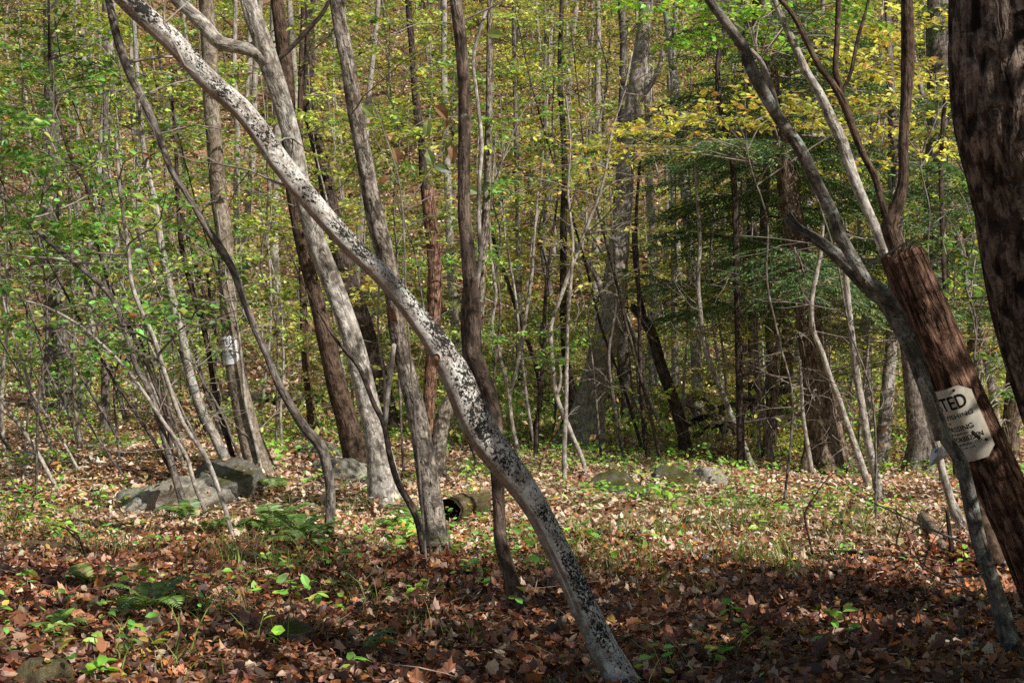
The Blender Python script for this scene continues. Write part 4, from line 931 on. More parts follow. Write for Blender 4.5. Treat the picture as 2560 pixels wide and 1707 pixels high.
for o in bpy.data.objects:
    if o.name.startswith('added_shade_plant'): o['group'] = 'unseen shade plants added beyond the right edge'

# ------------------------------------------------------------------ rocks
ROCKTOPS = []
def rock(name, label, mat, loc, size, rot=0., seed=1., amp=.28, cat='rock', flat=0., sub=5, tilt=(0, 0), group=None):
    bm_me = bpy.data.meshes.new(name)
    import bmesh
    bm = bmesh.new(); bmesh.ops.create_icosphere(bm, subdivisions=sub, radius=1)
    for v in bm.verts:
        d = v.co.normalized()
        # a few random cutting planes make it angular
        r = 1.
        for k in range(7):
            pn = Vector((math.sin(seed * 3 + k * 2.1), math.cos(seed * 5 + k * 1.3), math.sin(seed * 7 + k * 3.7))).normalized(); c = d.dot(pn)
            if c > .01: r = min(r, (.74 + .12 * math.sin(seed + k)) / c)
        r *= 1 + amp * .5 * noise.noise(d * 1.6 + Vector((seed, 0, 0))) + amp * .22 * noise.noise(d * 5 + Vector((0, seed, 0))) + amp * .08 * noise.noise(d * 14)
        v.co = Vector((d.x * r * size[0], d.y * r * size[1], d.z * r * size[2]))
    bm.to_mesh(bm_me); bm.free(); bm_me.materials.append(M[mat])
    for p in bm_me.polygons: p.use_smooth = True
    o = obj(name, bm_me, None, Vector([float(q) for q in loc])); o.rotation_euler = (tilt[0], tilt[1], rot)
    R3 = np.array(o.rotation_euler.to_matrix()); Vw = np.array([v.co[:] for v in bm_me.vertices]) @ R3.T + np.array(loc, float); Nw = np.array([v.normal[:] for v in bm_me.vertices]) @ R3.T
    m = (Nw[:, 2] > .45) & (Vw[:, 2] > terr(Vw[:, 0], Vw[:, 1]) + .01); ROCKTOPS.append((Vw[m], Nw[m], size[0] * size[1]))
    return tag(o, label, cat, group)
def rk(px, py, name, label, mat, size, up=.0, **kw):
    p = hit(px, py); return rock(name, label, mat, (p[0], p[1], p[2] + up), size, **kw)
rk(365, 1268, 'boulder', 'grey slab of rock sloping down to the left, sunlit top', 'rockpale', (.58, .5, .23), -.09, rot=.15, seed=5.9, amp=.6, tilt=(-.15, -.36))
rk(560, 1222, 'boulder', 'dark grey rock at the foot of the notice tree', 'rock', (.34, .4, .2), .05, seed=5.2)
rk(860, 1196, 'boulder', 'pale mossy boulder with leaves behind the fluted white tree', 'rockpale', (.36, .34, .16), .02, seed=3.1, tilt=(-.1, .2))
rk(800, 1140, 'boulder', 'dark slab of rock behind the crooked sapling', 'rock', (.26, .24, .14), .02, seed=7.4)
rk(1548, 1238, 'boulder', 'low mossy boulder right of the leaning tree', 'rockmoss', (.34, .4, .20), -.02, seed=4.4, amp=.6)
rk(1690, 1208, 'boulder', 'dark moss-covered boulder left of the square pale rock', 'rockmoss', (.26, .3, .17), -.01, seed=9.1, amp=.6)
rk(1600, 1255, 'boulder', 'small flat mossy stone before the low mossy boulder', 'rockmoss', (.16, .16, .07), .01, seed=6.1)
rk(1772, 1212, 'boulder', 'square pale grey rock at the edge of the sunlit leaves', 'rockpale', (.17, .17, .15), .05, seed=1.7, amp=.2)
rk(110, 1712, 'stone', 'smooth rounded olive stone in the bottom left corner', 'rockolive', (.10, .10, .075), .02, seed=8.2, amp=.12)
rk(725, 1600, 'stone', 'mossy stone sunk in the foreground leaves left of the leaning tree', 'rockmoss', (.10, .1, .06), .01, seed=3.9)
rk(1740, 1320, 'moss_cushion', 'rounded yellow-green moss cushion in the sunlit leaves', 'rockmoss', (.10, .1, .09), .01, seed=2.9, cat='moss')
rk(2160, 1290, 'moss_cushion', 'flat moss cushion right of the pale sapling pair', 'rockmoss', (.26, .2, .06), .0, seed=4.9, cat='moss')
rk(430, 905, 'boulder', 'blue-grey boulder far behind the thin left saplings', 'rock', (.9, .7, .5), .1, seed=6.6)
rk(60, 1150, 'stone', 'small grey stone in the leaves at the left edge', 'rock', (.12, .12, .08), .02, seed=2.1)

litter()
# ------------------------------------------------------------------ logs and sticks
def log(name, label, mat, pts, Y=None, seg=10, rough=.12, cat='log', branches=(), jag=.03, lift=0.):
    """pts in pixels with width; every point is put on the ground (plus lift per point)"""
    Q = []
    for q in pts:
        x, y, wd = q[:3]; h = q[3] if len(q) > 3 else 0.
        if Y is None: p = hit(x, y)
        else: p = at(x, y, Y)
        Q.append((p[0], p[1], p[2] + h + wd * .3 * p[1] / F, wd * .5 * p[1] / F))
    Q = np.array(Q); off = Q[0, :3].copy(); L = np.linalg.norm(np.diff(Q[:, :3], axis=0), axis=1).sum(); S = spline(Q, max(8, int(L * 25)))
    g = Geo(); tube(g, S[:, :3] - off, np.maximum(S[:, 3], .002), seg, rough, jag=jag)
    for b in branches:
        B = np.array([(*(at(x, y, off[1]) - off), wd * .5 * off[1] / F) for x, y, wd in b]); b2 = spline(B, 10); tube(g, b2[:, :3], np.maximum(b2[:, 3], .0015), 6, .1)
    o = obj(name, g.build(name, [M[mat]], True), None, Vector([float(v) for v in off])); return tag(o, label, cat)
log('stick', 'long thin pale stick lying in the bottom left foreground', 'deadwood', [(680, 1712, 9), (760, 1655, 9), (870, 1610, 8), (960, 1548, 6)], cat='stick')
log('stick', 'short thick pale stick in the left foreground leaves', 'deadwood', [(440, 1492, 12), (480, 1468, 13), (528, 1442, 12)], cat='stick')
log('stick', 'flat split piece of wood between the two foreground trunks', 'deadwood', [(1308, 1520, 12), (1345, 1506, 17), (1392, 1492, 14)], cat='stick')
log('stick', 'forked pale twig at the left edge of the foreground', 'deadwood', [(-10, 1652, 7, .01), (40, 1642, 7, .02), (95, 1650, 6)], branches=[[(36, 1640, 6), (20, 1618, 5), (4, 1606, 4)]], cat='stick')
log('fallen_log', 'low mossy log in the leaves at far left', 'mosslog', [(-20, 1382, 34), (60, 1378, 36), (140, 1382, 36), (205, 1396, 30)])
log('fallen_log', 'dark fallen log lying behind the notice tree', 'darkwood', [(530, 1008, 40), (640, 1012, 38), (760, 1008, 34), (800, 1012, 30)])
log('fallen_log', 'pale fallen log behind the thin centre saplings', 'deadwood', [(1275, 1042, 18), (1320, 1016, 18), (1380, 996, 16), (1460, 985, 12)])
log('fallen_log', 'sunlit fallen log behind the thick grey trunk', 'deadwood', [(1500, 992, 14), (1560, 1000, 14), (1640, 1004, 13), (1680, 1012, 10)])
log('fallen_log', 'broken branch stub lying in the sunlit leaves near the forked tree', 'deadwood', [(2306, 1318, 26, .05), (2335, 1350, 28, .03), (2362, 1388, 24)], jag=.04)
log('stick', 'dark bent branch lying along the edge of the shadow', 'darkwood', [(1940, 1408, 9), (2060, 1396, 9, .03), (2190, 1402, 11, .03), (2260, 1408, 9), (2330, 1415, 7)], cat='stick')
log('stick', 'thin pale stick at the bottom edge left of the leaning tree', 'deadwood', [(1098, 1690, 5), (1160, 1692, 5), (1225, 1696, 4)], cat='stick')
log('stick', 'thin grey stick slanting in the shaded right foreground', 'darkwood', [(2250, 1670, 7), (2330, 1640, 7, .02), (2400, 1622, 6), (2480, 1628, 5)], cat='stick')
def upright(name, label, mat, pts, limbs=(), cat='twig'):
    b = hit(*pts[0][:2]); Q = px_path(pts, b[1]); S = spline(Q, 16); off = b
    g = Geo(); tube(g, S[:, :3] - off, np.maximum(S[:, 3], .0015), 6, .1)
    for l in limbs:
        q = spline(px_path(l, b[1], .2), 10); tube(g, q[:, :3] - off, np.maximum(q[:, 3], .001), 5, .1)
    o = obj(name, g.build(name, [M[mat]], True), None, Vector([float(v) for v in b])); return tag(o, label, cat)
upright('bare_twig', 'dark bare twig bending right at the edge of the sunlit patch', 'darkwood', [(2034, 1395, 6), (2024, 1350, 6), (2012, 1285, 5), (2030, 1250, 4), (2065, 1200, 3), (2095, 1175, 2)], limbs=[[(2013, 1290, 4), (2008, 1272, 3)]])
upright('bare_twig', 'dark zigzag twig in the middle of the sunlit patch', 'darkwood', [(2240, 1388, 5), (2243, 1345, 5), (2252, 1312, 4), (2243, 1290, 4), (2240, 1262, 3)])
upright('bare_twig', 'short dark upright stake beside the forked tree', 'darkwood', [(2382, 1392, 13), (2374, 1330, 12), (2367, 1275, 9)], cat='stake')
upright('bare_twig', 'black crooked twig standing in the leaves at left', 'darkwood', [(222, 1412, 8), (212, 1380, 7), (200, 1350, 6), (188, 1330, 5), (150, 1316, 4)], limbs=[[(205, 1362, 4), (160, 1318, 4), (128, 1312, 3)]])
upright('bare_twig', 'reddish stem rising in the hollow right of the leaning tree', 'rot', [(1338, 1198, 7), (1352, 1160, 6), (1372, 1110, 5), (1398, 1060, 4)])
# hollow log end beside the mottled tan trunk
p = hit(1118, 1318)
g = Geo(); C = np.array([(0, -.02, .10), (.06, .15, .10), (.14, .35, .09), (.22, .55, .08)]); C = spline(C, 22); tube(g, C, np.linspace(.092, .07, 22), 24, .22, 4., 6., cap=False, jag=.02)
hl = tag(obj('hollow_log', g.build('hollow_log', [M['mosslog']], True), None, Vector([float(v) for v in p])), 'mossy hollow log with a black opening beside the mottled tan trunk', 'log')
g = Geo(); tube(g, np.array([(.52 * .4, .5, .08), (.06, .14, .1), (.005, .01, .10)]), np.array([.05, .07, .078]), 16, .1, cap=False); obj('hollow', g.build('hollow', [M['darkwood']], True), hl)
# brush pile: arched dark roots and branches behind the grey sapling
bp = hit(1760, 1085)
t = thing('brush_pile', 'tangle of dark dead branches piled in the shaded hollow', 'brush pile', bp)
arch = [[(1700, 1030, 10), (1730, 995, 14), (1760, 990, 15), (1790, 1030, 14), (1812, 1080, 12)], [(1690, 1075, 9), (1740, 1050, 10), (1800, 1020, 9), (1870, 1000, 8)], [(1715, 1105, 8), (1760, 1075, 9), (1800, 1060, 7), (1830, 1055, 6)],
        [(1725, 1010, 7), (1745, 1045, 8), (1770, 1100, 9)], [(1780, 1010, 7), (1820, 1040, 8), (1900, 1050, 7), (1990, 1045, 6)], [(1690, 1000, 5), (1760, 1030, 6), (1850, 1080, 7)], [(1740, 990, 5), (1700, 1000, 5), (1670, 1030, 4)],
        [(1830, 1085, 7), (1880, 1060, 7), (1960, 1030, 6)], [(1900, 1075, 6), (1950, 1060, 7), (2005, 1068, 7)]]
for a in arch:
    q = spline(px_path([(x, y, wd * 1.7) for x, y, wd in a], bp[1] - 1.6 + rng.uniform(-.3, .4), rng.uniform(-.5, .5)), 18); g = Geo(); tube(g, q[:, :3] - bp, q[:, 3], 8, .15, jag=.02); obj('branch', g.build('branch', [M['darkwood' if rng.uniform() < .3 else 'deadwood']], True), t)

# ------------------------------------------------------------------ ferns, herbs, shrubs
def frond(L, palette='fern', droop=.5, up=1.25):
    g = Geo(); n = 26
    t = np.linspace(0, 1, n); P = np.stack([t * L * (1 - .12 * t), np.zeros(n), up * L * (t - (.55 + droop * .5) * t * t)], 1)
    tube(g, P, np.linspace(.003, .001, n) , 4, cap=False)
    ax = nrm(np.gradient(P, axis=0)); PP = []; DD = []; NN = []; SS = []
    for i in range(3, n):
        w_ = L * .26 * math.sin(PI * min(1, (i - 1) / n * .86 + .12)) ** .8 * (1.05 - t[i] ** 3)
        for sg in (-1, 1):
            PP.append(P[i]); DD.append(ax[i] * .35 + np.array((0, sg, -.10 + rng.normal(0, .06)))); NN.append(np.cross(ax[i], (0, 1., 0)) * -1 + rng.normal(0, .08, 3)); SS.append(w_)
    PP, DD, NN = map(np.array, (PP, DD, NN)); NN = np.where(NN[:, 2:] < 0, -NN, NN)
    leaves(g, PP, DD, NN, np.array(SS), (OVAL[0] * np.array((1, .5, 1)), OVAL[1]), pal(palette, len(PP), .1), 1)
    return g.build('frond', [M['twig'], M['herb']])
FR = [frond(.42, droop=d) for d in (.4, .6, .8)]; FRY = [frond(.4, 'grass', .3, 1.1)]
def fern(px, py, n, s, label, meshes=FR, spread=2 * PI, a0=0.):
    p = hit(px, py); t = thing('fern', label, 'fern', p, 'ferns on the forest floor')
    for i in range(n):
        o = obj('frond', meshes[i % len(meshes)], t); sc = s * rng.uniform(.75, 1.2); o.scale = (sc, sc, sc)
        o.rotation_euler = (rng.normal(0, .12), rng.normal(0, .15), a0 + spread * i / n + rng.uniform(-.25, .25)); o.location = (rng.normal(0, .015), rng.normal(0, .015), 0)
for a in [(690, 1340, 9, .9, 'large green fern left of the crooked sapling foot'), (750, 1352, 7, .8, 'sunlit fern right beside the crooked sapling foot'), (770, 1375, 5, .65, 'fern with flat fronds below the crooked sapling foot'),
          (480, 1308, 4, .75, 'fern with a long arching frond below the grey slab'), (520, 1340, 5, .6, 'pale fern left of the thin pale-footed sapling'), (600, 1335, 5, .5, 'small fern right of the thin pale-footed sapling'),
          (380, 1530, 7, .6, 'blue-green fern in the left foreground'), (320, 1556, 3, .42, 'small fern at the left end of the blue-green fern'), (650, 1230, 6, .65, 'yellow-green fern at the foot of the notice tree'),
          (1000, 1330, 5, .6, 'fern under the broad leaved plant by the fluted tree'), (130, 1590, 4, .4, 'dark shaded fern near the bottom left stone'), (715, 1300, 5, .6, 'upright fern behind the large green fern')]:
    fern(*a)
fern(238, 1470, 6, .5, 'upright yellow-green fern in the left foreground', FRY)
fern(885, 1640, 2, .5, 'single bright fern frond in the bottom foreground', FR, spread=1.2, a0=-.4)
def herb(px, py, h, n, ls, palette, label, group='leafy plants on the forest floor', tall=True):
    p = hit(px, py); t = thing('leafy_plant', label, 'plant', p, group)
    st = branch_path((0, 0, -.02), (rng.normal(0, .1), rng.normal(0, .1), 1), h, 6, 0, .08)
    g = Geo(); tube(g, st, np.linspace(.004, .0015, 6), 5); obj('stem', g.build('stem', [M['twig']]), t)
    g = Geo(); k = n; f = rng.uniform(.35, 1., k) * 5; a = np.minimum(f.astype(int), 4); P = st[a] + (st[a+1] - st[a]) * (f - a)[:, None]
    an = np.arange(k) * 2.4 + rng.normal(0, .3, k); D = np.stack([np.cos(an), np.sin(an), rng.normal(-.1, .25, k)], 1)
    leaves(g, P, D, np.array((0, 0, 1.)) + rng.normal(0, .3, (k, 3)), ls * rng.uniform(.7, 1.25, k), OVAL, pal(palette, k), 0, rng.normal(-.1, .15, (k, 3)))
    obj('foliage', g.build('foliage', [M['herb']]), t)
for a in [(985, 1330, .26, 12, .11, 'green', 'broad leaved plant at the foot of the fluted white tree'), (1020, 1365, .24, 11, .12, 'green', 'broad dark leaved plant left of the mottled tan trunk foot'),
          (695, 1195, .28, 9, .09, 'bright', 'bright sprout right of the notice tree foot'), (1832, 1580, .16, 9, .07, 'bright', 'bright green plant in the shaded foreground right of centre'),
          (1780, 1690, .14, 10, .06, 'green', 'small plant at the bottom edge right of the leaning tree'), (1165, 1222, .3, 14, .07, 'green', 'pale green plant between the leaning tree and mottled trunk'),
          (240, 1712, .12, 7, .07, 'bright', 'bright young plant at the bottom edge near the round stone'), (270, 1712, .12, 6, .06, 'bright', 'bright plant right of the round stone'),
          (60, 1490, .14, 6, .07, 'green', 'small leafy plant at the left foreground edge'), (135, 1640, .14, 9, .05, 'green', 'weedy plant above the round olive stone'), (320, 1650, .13, 6, .06, 'green', 'small plant in the bottom left leaves'),
          (1680, 1300, .25, 12, .07, 'bright', 'bright weed in the sunlit leaves right of the mossy boulder'), (1925, 1325, .22, 12, .07, 'bright', 'bright weed in the grass at the shadow edge'), (1900, 1345, .2, 10, .06, 'bright', 'sunlit plant right of the grass clump'),
          (1770, 1170, .3, 14, .06, 'green', 'green plant on the square pale rock'), (60, 1265, .2, 9, .08, 'green', 'green plant in the left leaves'), (150, 1215, .3, 14, .08, 'green', 'bushy green plant near the far left trunk'),
          (880, 1690, .1, 9, .06, 'green', 'low plant at the bottom edge below the long stick'), (1255, 1420, .16, 5, .09, 'dgreen', 'dark leaved plant left of the centre trunk')]:
    herb(*a)
def shrub(px, py, h, R, n, palette, label, ls=.06, Y=None):
    p = hit(px, py) if Y is None else np.array((*at(px, py, Y)[:2], 0.)); p[2] = tz(p[0], p[1]); t = thing('shrub', label, 'shrub', p, 'shrubs among the trunks')
    g = Geo()
    for i in range(n):
        a = i * 2.4; el = rng.uniform(.3, 2.2); spray(g, (0, 0, rng.uniform(0, h * .6)), (math.cos(a), math.sin(a), el), R * rng.uniform(.7, 1.2), .006, palette, ls, dens=1.2, flat=.6)
    obj('foliage', g.build('foliage', [M['twig'], M['leaf']]), t)
for a in [(150, 1060, .6, .7, 16, 'green', 'green bush at the foot of the thick far left trunk'), (340, 1060, .5, .6, 12, 'green', 'green bush behind the thin left saplings'), (1640, 985, .9, .9, 22, 'yg', 'yellow-green bush right of the thick grey trunk'),
          (1690, 960, 1., .9, 20, 'bright', 'bright green bush in sun behind the leaning dark trunk'), (1950, 980, .9, .9, 22, 'green', 'sunlit bush behind the dark hemlock-side trunk'), (1400, 930, .9, 1.0, 20, 'green', 'green bush behind the thin centre saplings'),
          (1250, 980, .8, .9, 18, 'yg', 'low yellow-green bush behind the leaning tree'), (2120, 990, .8, .8, 16, 'dgreen', 'dark bush behind the pale sapling pair'), (2480, 1010, .9, .9, 18, 'dgreen', 'dark green bush behind the broken red stub'),
          (700, 960, .9, .9, 16, 'yg', 'yellow-green bush behind the dark fallen log'), (480, 960, .9, .9, 16, 'green', 'green bush left of the far notice'), (60, 960, 1., .9, 18, 'green', 'green bush at the left edge')]:
    shrub(*a)
# near sapling with a few large drooping leaves, centre top
YS = 7.3; p = at(1068, 1430, YS); p[2] = tz(p[0], p[1])
t = thing('thin_sapling', 'very thin near sapling with a few large curled leaves before the centre trunk', 'sapling', p)
g = Geo(); st = spline(px_path([(1068, 1440, 6), (1050, 1200, 6), (1016, 760, 5), (1008, 548, 5), (995, 440, 4), (960, 330, 3), (930, 250, 2.5)], YS), 30); tube(g, st[:, :3] - p, np.maximum(st[:, 3], .0012), 6)
for l in ([(1008, 520, 4), (1060, 450, 3), (1095, 390, 3), (1115, 320, 2.5), (1150, 270, 2)], [(1060, 450, 2.5), (1120, 365, 2), (1175, 330, 1.5)], [(1008, 530, 3), (1100, 482, 2.5), (1200, 470, 2), (1225, 455, 1.5)], [(1000, 470, 2), (965, 400, 2), (930, 330, 1.5)]):
    s2 = spline(px_path(l, YS, .1), 12); tube(g, s2[:, :3] - p, np.maximum(s2[:, 3], .0008), 5)
obj('stem', g.build('stem', [M['twig']]), t)
g = Geo(); LV = [(905, 265, .62, -.5, 0), (1085, 265, .6, -.5, 1), (985, 370, .3, -.9, 1), (1070, 300, -.1, -1, 0), (1130, 300, -.6, -.6, 1), (1068, 375, .35, -.95, 0), (1085, 415, .9, -.25, 2), (1150, 180, -.2, -1., 2), (1155, 465, .8, -.3, 0), (1225, 455, -.7, -.5, 2), (1130, 350, -.4, -1, 0), (975, 440, -.6, -.5, 1), (1215, 85, .9, -.1, 0), (1130, 360, .1, -1., 1)]
for x, y, dx, dz, c in LV:
    cc = {0: (.20, .26, .05), 1: (.36, .2, .10), 2: (.14, .21, .08)}[c]; q = at(x, y, YS - .05) - p
    leaves(g, q[None], np.array([[dx, rng.normal(0, .3), dz]]), np.array([[rng.normal(0, .3), -1., .5]]), np.array([.092 * rng.uniform(.8, 1.2)]), OVAL, np.array([cc]), 0, np.array([[-.5 if c == 1 else -.15, 1.2 if c == 1 else .2, .3]]))
obj('foliage', g.build('foliage', [M['leaf']]), t)
# leafy undergrowth trees standing among the near trunks; their boughs fill the upper picture
def leafy(name, label, foot, Y, stem, boughs, palette, ls, L=(.5, .9), tm=OVAL, dens=2.0, mat='grey', flat=.42, cat='tree'):
    """stem: pixel polyline from the foot; boughs: pixel points where leafy sprays reach to, each fed from the nearest stem point"""
    p = at(foot[0], foot[1], Y); p[2] = tz(p[0], p[1]); Q = px_path([(x + rng.normal(0, 14), y, wd * .7) for x, y, wd in spline(np.array([(a_, b_, c_) for a_, b_, c_ in stem], float), 7)], Y); Q = np.concatenate([[[*p, Q[0, 3] * 1.2]], Q]); S = spline(Q, 40)
    t = thing(name, label, cat, p)
    g = Geo(); tube(g, S[:, :3] - p, np.maximum(S[:, 3], .002), 8, .1); obj('trunk', g.build('trunk', [M[mat]], True), t)
    g = Geo()
    for bx, by in boughs:
        e = at(bx, by, Y + rng.uniform(-.7, .7)); k = int(np.argmin(np.linalg.norm(S[10:, :3] - (e - np.array((0, 0, .25))), axis=1))) + 10
        q = S[k, :3]; m = q + (e - q) * .6 + np.array((0, 0, .05)); pa = spline(np.array([q, m, e]), 6); tube(g, pa - p, np.linspace(.006, .003, 6), 4, cap=False)
        d = nrm(e - q); d[2] *= .35
        for r_ in range(3):
            spray(g, (m if r_ == 2 else e) - p, nrm(d + np.array((rng.normal(0, .6), rng.normal(0, .6), rng.normal(0, .12)))), rng.uniform(*L), .004, palette, ls, tm, dens, flat, bare=.05)
    obj('crown', g.build('crown', [M['twig'], M['leaf']]), t)
leafy('maple_sapling', 'young maple with bright green leaves hanging at the top right', (2190, 1290), 9.2, [(2180, 1000, 8), (2110, 700, 7), (2000, 400, 7), (1900, 150, 6), (1850, -60, 5)],
      [(1700, 20), (1760, 5), (1810, 40), (1860, 15), (1905, 45), (1950, 10), (2000, 40), (2050, 15), (1740, 60), (1830, -30), (1960, -40), (2060, -20), (1880, 70), (1650, 5)], 'bright', .055, (.35, .6))
leafy('beech_sapling', 'golden leaved sapling reaching across in front of the hemlock boughs', (1960, 1230), 11.5, [(1965, 1000, 9), (1930, 700, 8), (1880, 350, 6), (1900, 100, 5)],
      [(1720, 330), (1780, 300), (1850, 320), (1920, 300), (1640, 370), (1990, 330), (2060, 250), (2010, 130), (2080, 90), (2150, 180), (1690, 350), (1580, 390), (2180, 60), (2250, 250)], 'gold', .06, (.45, .8))
leafy('beech_sapling', 'yellow-green sapling spreading layered leaves across the top centre', (1490, 1080), 18.6, [(1500, 900, 9), (1520, 600, 8), (1490, 300, 6), (1480, 50, 5)],
      [(1300, 60), (1380, 110), (1460, 60), (1540, 130), (1600, 60), (1260, 160), (1350, 220), (1440, 190), (1520, 260), (1280, 300), (1400, 330), (1500, 380), (1590, 420), (1650, 330), (1350, 430), (1460, 470), (1560, 540), (1250, 30)], 'yg', .06, (.5, .95))
leafy('beech_sapling', 'golden sapling with thin leaves left of the thick grey trunk', (1380, 1080), 18.9, [(1375, 950, 9), (1365, 700, 8), (1370, 400, 6)],
      [(1290, 520), (1350, 560), (1430, 540), (1480, 640), (1320, 660), (1260, 720), (1400, 720), (1490, 760), (1300, 800), (1380, 830), (1250, 600), (1450, 860)], 'gold', .06, (.5, .9))
leafy('maple_sapling', 'leafy green sapling filling the left edge, mid height', (90, 1240), 11, [(95, 1000, 9), (110, 700, 8), (130, 400, 6), (120, 150, 5)],
      [(20, 300), (80, 350), (150, 310), (40, 440), (120, 460), (200, 420), (10, 560), (90, 590), (180, 560), (250, 520), (30, 690), (110, 700), (200, 690), (280, 640), (60, 800), (160, 790), (240, 780), (20, 230), (170, 220), (60, 900), (160, 880)], 'green', .07, (.4, .8))
leafy('maple_sapling', 'green and gold sapling among the thin left stems', (300, 1200), 12.5, [(300, 950, 8), (310, 700, 7), (300, 400, 6), (290, 150, 5)],
      [(220, 100), (300, 150), (380, 180), (260, 260), (340, 330), (420, 300), (240, 370), (330, 450), (400, 500), (250, 600), (360, 620), (450, 580), (300, 720), (400, 730), (200, 180), (480, 660), (430, 420), (350, 820), (280, 880)], 'green', .065, (.4, .8))
leafy('beech_sapling', 'yellow-green sapling with leaves along the upper left edge', (60, 1180), 14.5, [(70, 900, 8), (60, 500, 7), (70, 150, 6)],
      [(20, 40), (90, 60), (160, 40), (40, 130), (130, 120), (220, 60), (60, 200), (180, 170), (280, 70), (10, 380), (100, 270)], 'yg', .065, (.5, .9))
leafy('beech_sapling', 'yellow-green sapling between the notice tree and the fluted trunk', (690, 1180), 14.8, [(690, 950, 8), (680, 700, 7), (650, 350, 6), (640, 100, 5)],
      [(600, 640), (650, 560), (700, 600), (640, 480), (570, 500), (610, 400), (690, 430), (620, 700), (700, 740), (580, 280), (480, 330), (450, 200), (590, 170), (700, 300), (500, 440), (660, 820), (480, 560)], 'yg', .06, (.45, .8))
leafy('beech_sapling', 'yellow-green sapling behind the mottled tan trunk, upper middle', (1010, 1230), 13, [(1005, 950, 8), (1000, 600, 7), (985, 300, 6), (980, 60, 5)],
      [(900, 60), (960, 110), (1030, 50), (930, 200), (1000, 240), (1060, 160), (880, 150), (950, 330), (1040, 360), (900, 420), (1000, 470), (1080, 300), (940, 560), (1030, 560), (1100, 60), (860, 30)], 'yg', .06, (.45, .8))
leafy('maple_sapling', 'small-leaved green sapling right of the centre trunk', (1240, 1210), 14, [(1250, 950, 8), (1245, 700, 7), (1240, 400, 6)],
      [(1250, 240), (1320, 260), (1210, 330), (1290, 370), (1230, 450), (1310, 470), (1250, 560), (1190, 150), (1230, 650), (1290, 900), (1240, 840)], 'green', .055, (.45, .8))
leafy('maple_sapling', 'dark green sapling between the red stub and the big dark trunk', (2440, 1300), 10.5, [(2435, 1000, 8), (2430, 700, 7), (2420, 400, 6)],
      [(2400, 600), (2440, 640), (2480, 720), (2420, 760), (2460, 850), (2500, 900), (2540, 960), (2400, 480), (2380, 560), (2520, 1010), (2450, 930)], 'dgreen', .06, (.35, .6))
leafy('beech_sapling', 'golden leaved sapling at the top right beside the big dark trunk', (2350, 1210), 12.5, [(2345, 900, 8), (2330, 500, 7), (2320, 150, 6)],
      [(2310, 60), (2370, 100), (2330, 180), (2380, 260), (2300, 280), (2360, 350), (2200, 40), (2220, 150), (2180, 260), (2290, 400), (2150, 330)], 'gold', .06, (.4, .7))

# ------------------------------------------------------------------ the two notices
def plastic(name, base, stain):
    t = NT(name); tc = t.n('ShaderNodeTexCoord').outputs['Object']
    a = t.noise(t.scalev(tc, (9, 9, 3)), 3, 4, .6); b = t.noise(tc, 60, 4, .7)
    c = t.mix(t.ramp(a, [(.42, 0.), (.62, .7)]), base, stain); c = t.mix(t.ramp(b, [(.62, 0.), (.72, .5)]), c, tuple(x * .45 for x in base))
    return t.out(c, .5, a, .3, .004, .4)
M['notice'] = plastic('weathered_white_plastic', (.86, .79, .67), (.70, .52, .34))
M['notice2'] = plastic('white_plastic', (.80, .80, .84), (.68, .65, .64))
M['ink'] = NT('black_ink').out((.012, .011, .011), .6)
M['nail'] = NT('dark_nail').out((.03, .025, .022), .5)
def text_mesh(body, width, height):
    cu = bpy.data.curves.new('lettering', 'FONT'); cu.body = body; cu.align_x = 'CENTER'; cu.resolution_u = 3; cu.offset = .012
    o = bpy.data.objects.new('lettering', cu); COL.objects.link(o)
    dg = bpy.context.evaluated_depsgraph_get(); me = bpy.data.meshes.new_from_object(o.evaluated_get(dg)); bpy.data.objects.remove(o); bpy.data.curves.remove(cu)
    import bmesh
    bm = bmesh.new(); bm.from_mesh(me); bmesh.ops.triangulate(bm, faces=bm.faces); bmesh.ops.subdivide_edges(bm, edges=[e for e in bm.edges if e.calc_length() > .25], cuts=2)
    bmesh.ops.triangulate(bm, faces=bm.faces); bm.verts.ensure_lookup_table()
    V = np.array([v.co[:] for v in bm.verts]); Fc = np.array([[v.index for v in f.verts] for f in bm.faces]); bm.free(); bpy.data.meshes.remove(me)
    mn, mx = V.min(0), V.max(0); V[:, 0] = (V[:, 0] - (mn[0] + mx[0]) / 2) / (mx[0] - mn[0]) * width; V[:, 1] = (V[:, 1] - (mn[1] + mx[1]) / 2) / (mx[1] - mn[1]) * height
    return V, Fc
LINES = [('POSTED', .215, .052, .055), ('PUBLIC FISHING', .228, .017, .106), ('OR', .014, .008, .129), ('TRESPASSING', .19, .019, .152), ('FOR ANY PURPOSE', .13, .009, .172), ('STRICTLY FORBIDDEN', .235, .020, .192),
         ('VIOLATORS WILL BE PROSECUTED', .205, .010, .213), ('UNDER PENALTY OF LAW', .14, .006, .228)]
